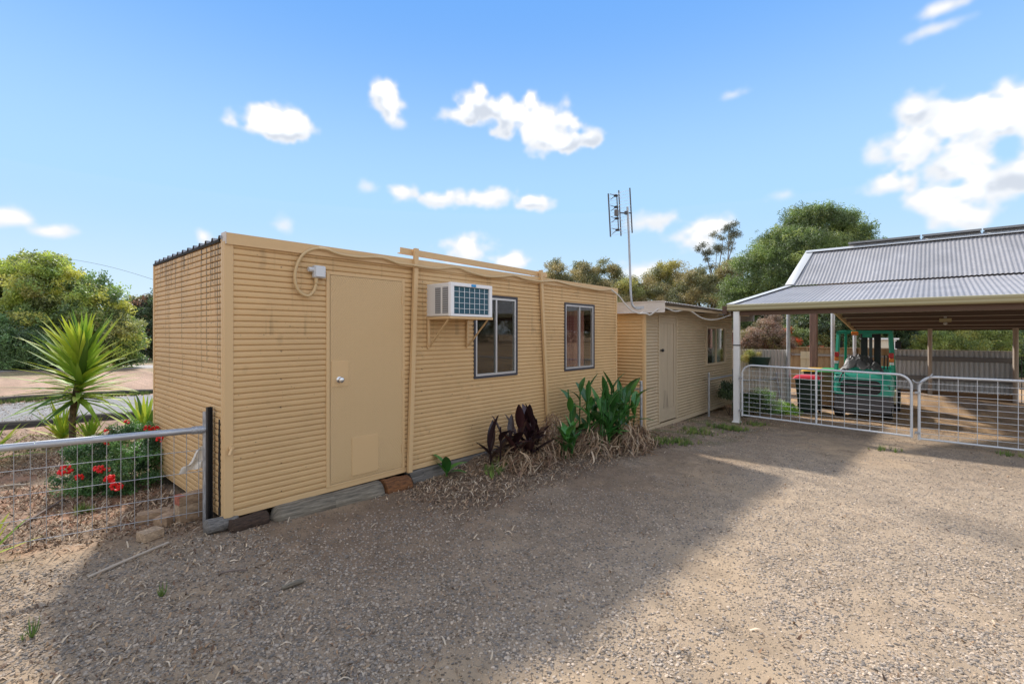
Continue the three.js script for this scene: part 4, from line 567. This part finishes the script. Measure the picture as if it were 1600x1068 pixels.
function crown(parent, { spray = 'round', blobs, n, size, cols, clump = .3, seed = 1, shell = .55, open = 0, flat = 1, gain = 0 }) {
  const R = rng(seed), o = org.get(parent), im = new THREE.InstancedMesh(SPRAY[spray], crownMat, n), m4 = new THREE.Matrix4(), q = new THREE.Quaternion(), e = new THREE.Euler(), c = new THREE.Color();
  const tot = blobs.reduce((s, b) => s + b[3] * b[3], 0), clumps = [];
  for (const b of blobs) { const k = Math.max(3, Math.round(n / 42 * b[3] * b[3] / tot)); for (let i = 0; i < k; i++) { const d = V(R() - .5, R() - .5, R() - .5).normalize(); if (open && fbm(d.x * 3 + b[0], d.y * 3 + d.z * 3, 2, seed) < open) continue; const r = b[3] * (shell + (1 - shell) * Math.pow(R(), .5)); clumps.push([b[0] + d.x * r, b[1] + d.y * r * flat, b[2] + d.z * r, .75 + .5 * R(), R()]); } }
  for (let i = 0; i < n; i++) {
    const k = clumps[Math.floor(R() * clumps.length)], g = () => (R() + R() + R() - 1.5) * .8, r = clump * k[3];
    q.setFromEuler(e.set(R() * 6.28, R() * 6.28, R() * 6.28)); const s = size * (.6 + .8 * R());
    m4.compose(V(k[0] + g() * r * 2 - o.x, k[1] + g() * r * 1.3 - o.y, k[2] + g() * r * 2 - o.z), q, V(s, s, s)); im.setMatrixAt(i, m4);
    const a = cols[Math.floor(k[4] * cols.length)], t = (.7 + .6 * R()) * (gain || 2.1); im.setColorAt(i, c.setRGB(a[0] * t, a[1] * t, a[2] * t * .95));
  }
  im.userData.kind = 'stuff'; return put(parent, 'crown', im);
}
function limbs(parent, base, tips, r, m, seed, wob = .25) {
  const R = rng(seed), mid = base.clone().lerp(tips.reduce((s, t) => s.add(t), V(0, 0, 0)).divideScalar(tips.length), .45), gs = [];
  const taper = (pts, r0, r1) => { const cv = new THREE.CatmullRomCurve3(pts), fr = cv.computeFrenetFrames(14, false), ps = cv.getPoints(14); return surface(steps(0, 14, 14), steps(0, 1, 7), (i, v) => { const k = Math.round(i), a = v * 6.283, rr = lerp(r0, r1, k / 14); return ps[k].clone().addScaledVector(fr.normals[k], Math.cos(a) * rr).addScaledVector(fr.binormals[k], Math.sin(a) * rr).toArray(); }, (i, v) => [v, i / 6]); };
  gs.push(taper([base, base.clone().lerp(mid, .5).add(V((R() - .5) * wob, 0, (R() - .5) * wob)), mid], r, r * .7));
  for (const t of tips) gs.push(taper([mid, mid.clone().lerp(t, .5).add(V((R() - .5) * wob * 2, wob * .6, (R() - .5) * wob * 2)), t], r * .55, r * .12));
  return part(parent, 'trunk', merge(gs), m);
}
function tree(name, label, category, base, o) { const t = thing(name, label, category, base, o.group), w = o.blobs.map((b) => { const p = at(b[0], b[1], b[2]); return [p.x, p.y, p.z, b[3]]; }); if (!o.noTrunk) limbs(t, base, w.slice(0, o.limbs || 6).map((b) => V(b[0], b[1], b[2])), o.r || .18, o.bark || M.bark, o.seed); crown(t, { ...o, blobs: w }); return t; }
const base = (px, t) => { const p = at(px, 521, t); return V(p.x, gy(p.x, p.z) - .05, p.z); };
const OL = [[.095, .11, .035], [.13, .14, .045], [.07, .085, .028], [.17, .165, .05]], DK = [[.028, .05, .018], [.045, .075, .024], [.06, .09, .03]], YG = [[.17, .20, .04], [.11, .15, .035], [.22, .22, .05], [.075, .11, .03]], GUM = [[.18, .155, .07], [.13, .13, .05], [.23, .19, .085], [.10, .105, .045]], PINE = [[.06, .09, .026], [.10, .14, .038], [.045, .07, .02], [.15, .18, .05]];
// over the road
tree('round_bush', 'huge rounded green bush with yellowish top beyond the grey road', 'bush', base(70, 24), { blobs: [[20, 470, 24, 1.9], [90, 460, 24, 1.8], [140, 490, 24, 1.5], [175, 525, 24, 1.1], [-60, 470, 24, 2.2], [60, 530, 23, 1.5], [-20, 540, 22.6, 1.4], [190, 545, 24.5, .8], [60, 430, 25, 1.1], [120, 550, 23.4, .9], [-150, 500, 24, 2.4]], n: 24000, size: .17, clump: .30, cols: [...OL, ...YG, ...YG, [.05, .08, .025]], seed: 11, shell: .7, gain: 3.0 });
tree('round_bush', 'low bright green bush growing against the huge rounded bush', 'bush', base(20, 21.5), { blobs: [[15, 535, 21.5, 1.1], [40, 548, 21.2, .8], [-30, 530, 21.5, 1.2]], n: 5200, size: .14, clump: .22, cols: [[.075, .13, .04], [.10, .17, .06], [.05, .09, .03]], seed: 12, shell: .7 });
tree('flowering_tree', 'dark green tree with reddish tips behind the hut end wall', 'tree', base(215, 34), { blobs: [[195, 505, 34, 1.5], [225, 510, 34, 1.7], [250, 500, 35, 1.8], [215, 530, 33, 1.3], [300, 510, 36, 2]], n: 9000, size: .19, clump: .3, cols: [...DK, [.16, .085, .05], [.05, .07, .03]], seed: 13, shell: .7, bark: M.paleBark });
tree('far_tree', 'small distant tree showing above the dark flowering tree', 'tree', base(232, 60), { blobs: [[228, 482, 60, 1.6], [245, 490, 60, 2]], n: 2600, size: .3, clump: .4, cols: OL, seed: 14 });
// behind the sheds
tree('gum_tree', 'bushy olive gum tree rising behind the far end of the hut', 'tree', base(900, 40), { blobs: [[870, 425, 40, 1.0], [905, 440, 40, 1.6], [940, 438, 40, 1.6], [965, 452, 39, 1.3], [920, 465, 39, 1.6], [880, 450, 40, 1.2], [850, 440, 40, .8]], n: 7500, size: .19, clump: .3, spray: 'gum', cols: GUM, seed: 21, shell: .4, bark: M.paleBark, r: .25 });
tree('gum_tree', 'yellow-green gum tree behind the aerial mast', 'tree', base(1010, 36), { blobs: [[1000, 455, 36, 1.2], [1030, 440, 36, 1.2], [1045, 425, 36, .9], [985, 462, 35, 1.1], [1055, 455, 35, 1.3], [1020, 470, 35, 1.3], [1075, 440, 36, 1.1]], n: 7500, size: .18, clump: .27, spray: 'gum', cols: [...GUM, [.22, .20, .05], [.16, .17, .05]], seed: 22, shell: .4, bark: M.paleBark, r: .2 });
tree('gum_tree', 'tall sparse gum with bare twigs above the other gums', 'tree', base(1125, 38), { blobs: [[1105, 400, 38, .55], [1130, 375, 38, .9], [1140, 352, 38, .5], [1120, 395, 38, .7], [1148, 372, 38, .6], [1098, 388, 38, .45], [1135, 415, 38, .8], [1110, 430, 38, .9]], n: 1150, size: .15, clump: .2, spray: 'gum', cols: [[.075, .08, .05], [.10, .095, .055], [.06, .065, .04]], seed: 23, shell: .5, bark: M.paleBark, r: .15, limbs: 8 });
tree('gum_tree', 'broad brownish gum tree behind the small shed roof', 'tree', base(1110, 33), { blobs: [[1090, 450, 33, 1.3], [1125, 440, 33, 1.3], [1140, 465, 33, 1.2], [1105, 475, 32, 1.3], [1140, 430, 34, .9], [1065, 468, 33, 1.0]], n: 6000, size: .18, clump: .26, spray: 'gum', cols: GUM, seed: 24, shell: .4, bark: M.paleBark });
tree('cypress_tree', 'large dense green tree rising behind the carport roof', 'tree', base(1270, 27), { spray: 'fine', blobs: [[1280, 365, 27, 1.5], [1235, 395, 27, 1.6], [1320, 390, 27, 1.5], [1195, 430, 27, 1.6], [1270, 420, 26, 2.0], [1170, 465, 27, 1.3], [1345, 410, 27.5, 1.2], [1230, 460, 26, 1.7], [1320, 440, 26, 1.8], [1210, 495, 26, 1.5], [1300, 500, 26, 2.0], [1255, 350, 27, .8], [1310, 350, 27, .8], [1160, 500, 27, 1.2], [1360, 480, 27, 1.8]], n: 40000, size: .16, clump: .33, cols: PINE, seed: 31, shell: .72, r: .4, gain: 2.5 });
tree('yard_tree', 'shady dark tree behind the tan fence and bins', 'tree', base(1290, 23), { blobs: [[1270, 515, 23, 1.0], [1305, 510, 23, 1.1], [1325, 530, 22.5, .9], [1240, 520, 23.4, 1.0], [1345, 515, 24, 1.1], [1385, 520, 25, 1.2]], n: 10000, size: .13, clump: .24, cols: [...DK, ...OL], seed: 32, shell: .6 });
tree('yard_tree', 'leaning trunked tree behind the grey fence near the cream tank', 'tree', base(1420, 25), { blobs: [[1415, 505, 25, 1.1], [1440, 520, 25, 1.0], [1395, 515, 25, .9], [1430, 545, 25, .8], [1460, 500, 26, 1.2]], n: 6000, size: .13, clump: .24, cols: [...DK, [.06, .10, .04]], seed: 33, shell: .5, r: .28 });
tree('yard_bush', 'bright yellow-green bush overhanging the grey fence', 'bush', base(1520, 22), { blobs: [[1480, 538, 22, .9], [1515, 528, 22, 1.0], [1550, 535, 22, .9], [1500, 548, 21.6, .8], [1460, 545, 22, .6], [1540, 520, 22.5, .9]], n: 9500, size: .12, clump: .22, spray: 'gum', cols: [...YG, [.20, .24, .07]], seed: 34, shell: .6 });
tree('yard_bush', 'dark green leafy tree at the end of the grey fence', 'tree', base(1590, 24), { blobs: [[1575, 520, 24, 1.2], [1605, 530, 24, 1.3], [1640, 515, 24, 1.6], [1590, 560, 23, .9], [1620, 580, 22, .9]], n: 7500, size: .13, clump: .24, cols: [[.05, .09, .035], [.08, .13, .045], [.035, .06, .025]], seed: 35, shell: .6 });
tree('dry_shrub', 'twiggy brown half-dead shrub over the pale corrugated fence', 'shrub', base(1190, 16.5), { spray: 'fine', blobs: [[1180, 535, 16.5, .45], [1200, 525, 16.5, .5], [1215, 540, 16.3, .45], [1205, 507, 16.6, .32], [1170, 545, 16.4, .4]], n: 5200, size: .075, clump: .13, cols: [[.20, .13, .10], [.15, .10, .075], [.24, .17, .12], [.12, .10, .05], [.17, .16, .05]], seed: 36, shell: .3, r: .05, limbs: 5 });
tree('rose_shrub', 'green shrub with orange-red blooms above the tan fence', 'shrub', base(1245, 19.6), { blobs: [[1230, 530, 19.6, .5], [1250, 535, 19.6, .5], [1262, 545, 19.5, .4], [1222, 545, 19.6, .45]], n: 4200, size: .08, clump: .13, cols: [[.09, .12, .03], [.13, .15, .04], [.06, .085, .03], [.42, .09, .03]], seed: 37, shell: .4, r: .05 });
// neighbours over the fences
{
  const a = at(1158, 545, 26), h = thing('red_roofed_house', 'red roofed brick house showing behind the white carport post', 'house', V(a.x, -.4, a.z)), ax = FWD.clone().multiplyScalar(3), rt = RIGHT;
  const P = (s, y, d) => V(a.x + rt.x * s + FWD.x * d, y, a.z + rt.z * s + FWD.z * d), quad = (p) => surface([0, 1], [0, 1], (u, v) => p[0].clone().lerp(p[1], u).lerp(p[3].clone().lerp(p[2], u), v).toArray());
  part(h, 'wall', merge([quad([P(-3, -.4, 0), P(1.4, -.4, 0), P(1.4, 1.75, 0), P(-3, 1.75, 0)]), quad([P(1.4, -.4, 0), P(1.4, -.4, 6), P(1.4, 1.75, 6), P(1.4, 1.75, 0)])]), M.brickWall);
  part(h, 'roof', merge([quad([P(-3, 1.75, -.3), P(1.7, 1.75, -.3), P(-.2, 2.5, 3), P(-3, 2.5, 3)]), quad([P(1.7, 1.75, -.3), P(1.7, 1.75, 6.3), P(-.2, 2.5, 4), P(-.2, 2.5, 3)])]), M.redRoof); part(h, 'gutter', barGeo(P(-3, 1.73, -.32), P(1.72, 1.73, -.32), .1, .1), M.creamWall); part(h, 'hip_cap', barGeo(P(1.7, 1.78, -.3), P(-.2, 2.53, 3), .14, .06), mat([.55, .38, .34], .6));
  const t = at(1376, 540, 21.5), k = thing('garden_shed', 'cream flat-roofed shed showing above the grey fence behind the forklift', 'shed', V(t.x, -.4, t.z));
  const Q = (s, y, d) => V(t.x + rt.x * s + FWD.x * d, y, t.z + rt.z * s + FWD.z * d), bm = (s0, s1, y0, y1, d0, d1) => { const g = new THREE.BoxGeometry(s1 - s0, y1 - y0, d1 - d0), m = new THREE.Matrix4().makeBasis(rt, UP, FWD.clone().negate()); g.applyMatrix4(m); const c = Q((s0 + s1) / 2, (y0 + y1) / 2, (d0 + d1) / 2); g.translate(c.x, c.y, c.z); return g; };
  part(k, 'wall', bm(-.72, .72, -.4, 1.33, 0, 1.6), M.creamWall); part(k, 'roof', bm(-.8, .8, 1.33, 1.40, -.08, 1.7), M.whitePost); part(k, 'corner_trim', bm(.62, .735, -.4, 1.33, -.015, .05), M.whitePost);
  const n = at(1450, 535, 30), e = thing('slate_roofed_house', 'blue-grey roofed house glimpsed between the trees behind the grey fence', 'house', V(n.x, -.4, n.z)), N = (s, y, d) => V(n.x + rt.x * s + FWD.x * d, y, n.z + rt.z * s + FWD.z * d);
  part(e, 'wall', quad([N(-2, -.4, 0), N(2, -.4, 0), N(2, 1.2, 0), N(-2, 1.2, 0)]), M.dark); part(e, 'roof', quad([N(-2.2, 1.15, -.3), N(2.2, 1.15, -.3), N(1.2, 2.1, 2.5), N(-1.4, 2.1, 2.5)]), M.slate);
}
// a windbreak of trees closing the horizon all round
{
  const R = rng(88), n = 5200, im = new THREE.InstancedMesh(SPRAY.round, crownMat, n), m4 = new THREE.Matrix4(), q = new THREE.Quaternion(), e = new THREE.Euler(), c = new THREE.Color();
  for (let i = 0; i < n; i++) { const a = R() * 6.283, r = 95 + 25 * R(), h = 5 + 3 * fbm(Math.cos(a) * 9 + 20, Math.sin(a) * 9 + 20, 3, 6); q.setFromEuler(e.set(R() * 6, R() * 6, R() * 6)); const s = .9 + .9 * R(), x = 6 + Math.cos(a) * r, z = -4 + Math.sin(a) * r; m4.compose(V(x, -.3 + h * Math.sqrt(R()) , z), q, V(s, s, s)); im.setMatrixAt(i, m4); const k = [...OL, ...GUM][Math.floor(R() * 8)], t = .7 + .6 * R(); im.setColorAt(i, c.setRGB(k[0] * t, k[1] * t, k[2] * t)); }
  im.name = 'treeline'; im.userData = { kind: 'stuff', label: 'far belt of olive trees along the horizon beyond the yards', category: 'treeline' }; im.castShadow = im.receiveShadow = true; scene.add(im);
}
// ---------------------------------------------------------------- yuccas
const blade = (L, w, bend, fold = .25) => surface(steps(0, 1, 9), [-1, 0, 1], (u, v) => { const wd = w * Math.pow(Math.sin(Math.PI * Math.pow(u * .93 + .07, .55)), .8) * (u > .999 ? 0 : 1), y = L * u * (1 - .35 * bend * u * u), z = -L * bend * .9 * u * u; return [v * wd * .5, y, z + fold * Math.abs(v) * wd * .5]; });
const YL = [blade(1, .10, .06), blade(1, .092, .16), blade(1, .105, .30), blade(1, .09, .03)], yGreen = leafMat([.29, .45, .06], .5, .62), yYellow = leafMat([.52, .60, .07], .5, .65), yDark = leafMat([.08, .16, .03], .3, .62), yDry = leafMat([.42, .33, .14], .3, .8);
function yucca(label, p, H, n, L, seed, low = -.35, spreadTop = 1, drop = .35) {
  const y = thing('yucca', label, 'yucca', p), R = rng(seed), lean = V(.10 * H, 0, -.02);
  if (H > .2) part(y, 'trunk', tube([p.clone(), p.clone().add(V(.01, H * .4, 0)), p.clone().add(lean).add(V(0, H, 0))], .04, 20, 10), M.bark);
  for (let i = 0; i < n; i++) {
    const u = i / n, az = i * 2.39996 + R() * .4, el = lerp(low, 1.5, Math.pow(u, .8)) + (R() - .5) * .18, d = V(Math.cos(az) * Math.cos(el), Math.sin(el), Math.sin(az) * Math.cos(el));
    const o = p.clone().add(lean.clone().multiplyScalar(lerp(1 - drop, 1, u))).add(V(0, Math.max(.03, H * lerp(1 - drop, 1.02, u)), 0)), side = d.clone().cross(UP).normalize(), nrm = side.clone().cross(d).normalize();
    const q = new THREE.Quaternion().setFromRotationMatrix(new THREE.Matrix4().makeBasis(side, d, nrm.clone()));
    const len = L * (.72 + .4 * R()) * (u > .85 ? .8 : 1); place(y, 'leaf', YL[Math.floor(R() * 4)], el < -.05 ? (R() < .12 ? yDry : R() < .5 ? yGreen : yDark) : R() < .38 ? yYellow : R() < .2 ? yDark : yGreen, o, q, V(len, len, len));
  }
}
yucca('tall yucca on a bare trunk in the garden beside the road', G(112, 692), 1.22, 180, .90, 41, -.32, 1, .5);
yucca('low yucca offshoot at the foot of the tall yucca with dark blades', G(96, 690), .05, 30, .62, 42, .35); yucca('low bright yucca offshoot on the hut side of the tall yucca trunk', G(140, 695), .05, 30, .5, 43, .45);
yucca('bright yucca growing tight behind the hut end wall', G(224, 688), .1, 44, .80, 44, .1); yucca('yucca by the end of the log edging with long pale blades', G(-22, 730), .1, 26, .62, 45, .1); yucca('small yucca close behind the low mesh gate', G(-22, 880), .05, 14, .33, 46, .2);
// ---------------------------------------------------------------- geranium
{
  const p = G(178, 772), g = thing('geranium_bush', 'leafy geranium bush with red blooms beside the hut end wall', 'bush', p), w = [[150, 722, 4.9, .22], [190, 705, 5.0, .26], [222, 690, 5.2, .24], [165, 745, 4.8, .2], [205, 740, 4.9, .24], [125, 745, 4.8, .16], [235, 715, 5.2, .2], [190, 765, 4.75, .15]].map((b) => { const q = at(b[0], b[1], b[2] + .05); return [q.x, Math.max(q.y, .1), q.z, b[3]]; });
  crown(g, { blobs: w, n: 3000, size: .032, clump: .06, cols: [[.035, .09, .025], [.06, .14, .035], [.025, .065, .02], [.09, .17, .05]], seed: 51, shell: .6 });
  part(g, 'stems', merge(w.slice(0, 5).map((b) => rodGeo(p, V(b[0], b[1], b[2]), .012, .006, 6))), M.bark);
  const R = rng(52), pg = new THREE.SphereGeometry(1, 6, 4); pg.scale(1, .45, 1);
  for (const [x, y, t, s] of [[101, 735, 4.62, 1.3], [123, 746, 4.6, .8], [153, 733, 4.62, 1], [167, 734, 4.65, .6], [172, 750, 4.55, 1.15], [181, 760, 4.52, 1.1], [169, 675, 5.0, 1], [198, 660, 5.1, .7], [230, 669, 5.1, .8], [242, 671, 5.15, .9], [249, 686, 5.0, .8], [166, 692, 4.85, .6]]) {
    const c = at(x, y, t), gs = []; for (let i = 0; i < 16; i++) { const h = pg.clone(), r = .016 * s; h.rotateX(R() * 3); h.rotateZ(R() * 3); h.scale(r, r, r); const d = V(R() - .5, (R() - .3) * .7, R() - .5).normalize().multiplyScalar(.036 * s); h.translate(c.x + d.x, c.y + d.y, c.z + d.z); gs.push(h); } part(g, 'flower', merge(gs), M.petal);
  }
}
// ---------------------------------------------------------------- cannas and dead leaves along the hut
const canna = (L, w, bend, roll) => surface(steps(0, 1, 10), [-1, -.5, 0, .5, 1], (u, v) => { const wd = w * Math.pow(Math.sin(Math.PI * Math.pow(u * .96 + .02, .8)), .8); return [v * wd * .5, L * u * (1 - .3 * bend * u), -L * bend * u * u * .8 + roll * Math.abs(v) * wd * .5]; });
const CL = [canna(1, .30, .15, .35), canna(1, .34, .35, .2), canna(1, .26, .05, .5), canna(1, .32, .6, .25)], CNARROW = [canna(1, .24, .1, .5), canna(1, .22, .25, .6), canna(1, .27, .4, .4)];
const cGreen = new THREE.MeshPhysicalMaterial({ color: lin(.035, .13, .025), roughness: .35, transmission: .15, thickness: 0, side: THREE.DoubleSide }), cBright = new THREE.MeshPhysicalMaterial({ color: lin(.07, .22, .035), roughness: .38, transmission: .2, thickness: 0, side: THREE.DoubleSide }), cDark = mat([.022, .009, .011], .38), cDark2 = mat([.04, .013, .014], .42);
function cannaPlant(name, label, p, stems, seed, mats, set, H, spread, L) {
  const c = thing(name, label, 'plant', p), R = rng(seed);
  for (let s = 0; s < stems; s++) {
    const a = s * 2.4 + R(), r = spread * Math.sqrt((s + .3) / stems), b = V(p.x + Math.cos(a) * r, 0, p.z + Math.abs(Math.sin(a)) * r * .55 - r * .15); b.z = Math.max(.12, b.z); b.y = gy(b.x, b.z); const h = H * (.55 + .45 * R()), top = b.clone().add(V((R() - .5) * .25 * h, h * .8, (R() - .2) * .2 * h));
    rod(c, 'stem', b, top, .011, mats[0], CYL6);
    const k = 4 + Math.floor(R() * 2);
    for (let i = 0; i < k; i++) { const u = .25 + .75 * i / k, az = i * 2.5 + R() * 1.2 + s, el = lerp(.65, 1.4, i / k) + (R() - .5) * .3, d = V(Math.cos(az) * Math.cos(el), Math.sin(el), Math.sin(az) * Math.cos(el)); const o = b.clone().lerp(top, u); if (o.z + d.z * L < .08) d.z = Math.abs(d.z); const side = d.clone().cross(UP).normalize(), n = side.clone().cross(d), q = new THREE.Quaternion().setFromRotationMatrix(new THREE.Matrix4().makeBasis(side, d, n)), l = L * (.7 + .5 * R()); place(c, 'leaf', set[Math.floor(R() * set.length)], mats[Math.floor(R() * mats.length)], o, q, V(l, l, l)); }
  }
  return c;
}
const onB = (px, py) => { const p = G(px, py); return p; };
cannaPlant('dark_canna', 'dark purple-leaved canna clump against the hut below its uncurtained window', onB(812, 720), 10, 61, [cDark, cDark, cDark2], CL, .66, .38, .36); cannaPlant('dark_canna', 'single dark purple canna shoot standing apart from its clump', onB(766, 728), 1, 62, [cDark], CNARROW, .55, .02, .38);
cannaPlant('green_canna', 'tall glossy green canna clump at the far end of the hut', onB(945, 692), 26, 63, [cGreen, cGreen, cBright], CL, 1.22, .80, .38); cannaPlant('green_canna', 'low green canna shoots among dead leaves beside the dark cannas', onB(885, 712), 5, 65, [cGreen, cBright], CL, .6, .2, .3);
cannaPlant('green_canna', 'small lone green canna sprout in front of the timber beam', onB(697, 745), 1, 64, [cBright, cGreen], CL, .12, .01, .30);
// curled dry strips
function strip(seed, L, w) { const R = rng(seed), a = R() * 2, b = R() * 2 + 1; return surface(steps(0, 1, 6), [-1, 1], (u, v) => [v * w * (.4 + .6 * Math.sin(Math.PI * clamp(u * .9 + .05))) + .10 * L * Math.sin(u * 3 + a), L * .16 * Math.sin(u * Math.PI * b * .7 + a) + v * w * .5 * Math.sin(u * 4 + b), L * (u - .5)]); }
const DRY = [[.30, .19, .11], [.22, .13, .075], [.38, .27, .17], [.14, .08, .05], [.32, .22, .14], [.46, .35, .24]];
function scatter(name, label, category, geo, list, cols, seed, rough = .9) { const R = rng(seed), im = new THREE.InstancedMesh(geo, mat([1, 1, 1], rough), list.length), m4 = new THREE.Matrix4(), c = new THREE.Color(); list.forEach(([p, q, s], i) => { m4.compose(p, q, s); im.setMatrixAt(i, m4); const a = cols[Math.floor(R() * cols.length)], t = .7 + .6 * R(); im.setColorAt(i, c.setRGB(a[0] * t, a[1] * t, a[2] * t)); }); im.name = numbered(name); im.userData = { kind: 'stuff', label, category }; im.castShadow = im.receiveShadow = true; scene.add(im); }
{
  const R = rng(71), Q = (a, b, c) => new THREE.Quaternion().setFromEuler(new THREE.Euler(a, b, c, 'YXZ')), heap = [], litter = [], twigs = [];
  const mound = [[3.15, .48, .34, .13], [4.0, .38, .34, .42], [4.6, .62, .46, .28], [5.2, .85, .44, .30], [5.6, .85, .30, .34], [3.55, .42, .32, .2]];
  for (const [x, z, r, h] of mound) for (let i = 0; i < 460; i++) { const a = R() * 6.283, k = Math.pow(R(), .6) * (R() < .15 ? 1.35 : 1), px = x + Math.cos(a) * r * k, pz = Math.max(.06, z + Math.sin(a) * r * k * .8), top = h * Math.max(0, 1 - k * k) * (.6 + .8 * fbm(px * 3, pz * 3, 2, 66)), y = gy(px, pz) + top * (.35 + .65 * R()); heap.push([V(px, y + .02, pz), Q(lerp(.85, .12, k) + (R() - .5) * 1.3, Math.atan2(Math.cos(a), Math.sin(a)) + (R() - .5) * 2.6, (R() - .5) * 1.2), V(1, 1, 1).multiplyScalar(.35 + .9 * R() * R())]); }
  scatter('dead_leaves', 'heap of dead brown strap leaves hanging round the cannas', 'dead leaves', strip(3, .40, .0065), heap.filter((_, i) => i % 2), DRY, 72); scatter('dead_leaves', 'curled dry leaf strips tangled among the cannas', 'dead leaves', strip(8, .30, .009), heap.filter((_, i) => !(i % 2)), DRY, 73);
  let guard = 0; while (litter.length < 15000 && guard++ < 400000) { const t = 1.7 + 10.5 * Math.pow(R(), 1.4), r = (R() * 2 - 1) * 1.15, x = camPos.x + t * (FWD.x + r * RIGHT.x), z = camPos.z + t * (FWD.z + r * RIGHT.z); if (z < .03 && x > -.03 && x < 12.4 || x > 12) continue;
    const left = inGarden(x, z), edge = sstep(1.9, -.4, x + .25 * z) * (.4 + .6 * fbm(x * 1.2, z * 1.2, 3, 91)), bed = inBed(x, z), gr = sstep(7, 8, x) * sstep(2.4, 1.6, z); if (R() > Math.max(.75 * left * sstep(.36, .6, fbm(x * 1.4 + 4, z * 1.4, 3, 92)) + .12 * left, .3 * edge * edge * edge, bed, .5 * gr, .012)) continue;
    litter.push([V(x, gy(x, z) + .004 + .012 * R() * (bed + left), z), Q((R() - .5) * .6, R() * 6.283, (R() - .5) * .8), V(1, 1, 1).multiplyScalar(.45 + .8 * R())]); }
  scatter('leaf_litter', 'brown fallen gum leaves and bark flakes strewn over the soil', 'leaf litter', strip(5, .062, .006), litter.filter((_, i) => i % 3), [...DRY, [.14, .09, .06]], 74); scatter('bark_litter', 'pale curled bark and grass shreds lying among the fallen leaves', 'bark litter', strip(9, .11, .0045), litter.filter((_, i) => !(i % 3)), [[.40, .30, .20], [.30, .21, .14], [.50, .40, .29], [.20, .135, .09]], 75);
  for (const [a, b, r, l] of [[G(135, 905), G(262, 850), .010, 'long pale stick lying along the foot of the mesh gate'], [G(28, 825), G(98, 782), .011, 'thin dark stick on the red soil behind the mesh gate'], [G(0, 762), G(40, 759), .010, 'short grey stick on the soil beyond the long dark stick'], [G(440, 922), G(472, 910), .016, 'short fat bark piece lying on the driveway'], [G(343, 898), G(385, 893), .006, 'small pale twig lying on the driveway near the hut corner']]) single('fallen_stick', l, 'stick', tube([a.clone().add(V(0, .012, 0)), a.clone().lerp(b, .5).add(V(.01, .022, .012)), b.clone().add(V(0, .012, 0))], r, 16, 6), r > .012 ? M.log : r === .010 ? mat([.42, .35, .28], .9) : mat([.16, .12, .10], .9));
  // green weeds
  const tuft = merge(Array.from({ length: 9 }, (_, i) => { const g = blade(.06 + .05 * hash(i, 1), .006, .5); g.rotateX(.5 + .5 * hash(i, 2)); g.rotateY(i * 2.4); return g; })), w = []; const addW = (c, n, s) => { for (let i = 0; i < n; i++) { const x = c.x + (R() + R() - 1) * s, z = c.z + (R() + R() - 1) * s; if (x > 7 && z < .34 && x < 12.3) continue; w.push([V(x, gy(x, z), z), Q(0, R() * 6, 0), V(1, 1, 1).multiplyScalar(.4 + .9 * R())]); } };
  for (const [x, y, n, s] of [[1020, 690, 70, .3], [1060, 692, 70, .35], [1090, 676, 80, .4], [1130, 668, 60, .35], [1150, 672, 60, .25], [1180, 664, 40, .3], [1230, 642, 70, .3], [255, 931, 3, .03], [48, 992, 3, .04], [130, 800, 22, .1], [60, 700, 40, .3], [1390, 705, 14, .3], [770, 738, 30, .15], [790, 728, 30, .15], [1575, 712, 14, .2]]) addW(G(x, y), n, s);
  for (let i = 0; i < 700; i++) { const x = -6 + R() * 9, z = -11.75 - .12 * (x + 1) + .3 * Math.sin(x * .4) + (R() - .2) * .5; w.push([V(x, gy(x, z), z), Q(0, R() * 6, 0), V(1.3, 1.3, 1.3)]); }
  scatter('grass', 'short green weeds and grass tufts dotting the ground', 'grass', tuft, w, [[.12, .20, .04], [.17, .25, .05], [.22, .24, .07], [.08, .14, .03]], 76);
}
// planter on the fence and the bed behind the gate
{
  const p = onX(1183, 562, 12.62), t = thing('hanging_planter', 'dark green tub hung on the pale fence with a straggly yellow-green plant', 'planter', V(p.x, p.y - .2, p.z)); const tg = new THREE.CylinderGeometry(.17, .13, .36, 20, 1, false); tg.scale(1, .75, 1.75); tg.translate(p.x, p.y - .06, p.z + .04); part(t, 'tub', tg, M.tub);
  crown(t, { spray: 'fine', blobs: [[p.x - .02, p.y + .10, p.z - .20, .15], [p.x, p.y + .12, p.z - .05, .12], [p.x - .05, p.y + .02, p.z - .28, .10]], n: 420, size: .035, clump: .06, cols: [[.24, .24, .06], [.16, .18, .05], [.30, .26, .10]], seed: 81 });
  const bl = [['dark leafy plant at the foot of the pale fence behind the gate', 1178, 628, 11.6, DK, .22], ['silver-green leafy plant beside the dark one behind the gate', 1198, 622, 12.0, [[.16, .26, .10], [.10, .20, .06], [.30, .36, .22]], .20], ['bright green clump on the edge of the bed behind the gate', 1226, 640, 12.0, [[.16, .28, .04], [.22, .32, .06]], .12], ['dark creeper growing between the small shed and the white post', 1140, 612, 11.4, DK, .22]];
  bl.forEach(([l, x, y, d, cols, r], i) => { const c = at(x, y, d), g = gy(c.x, c.z), o = thing('bed_plant', l, 'plant', V(c.x, g, c.z)); crown(o, { blobs: [[c.x, Math.max(c.y, g + r * .7), c.z, r], [c.x + .12, Math.max(c.y, g + r * .5), c.z - .18, r * .8], [c.x - .05, g + r * .5, c.z + .2, r * .8]], n: 520, size: .055, clump: .08, cols, seed: 90 + i }); part(o, 'stems', merge([rodGeo(V(c.x, g, c.z), V(c.x, g + r, c.z), .012, .006, 6), rodGeo(V(c.x, g, c.z), V(c.x + .1, g + r, c.z - .15), .01, .005, 6)]), M.bark); });
}
renderer.render(scene, camera);
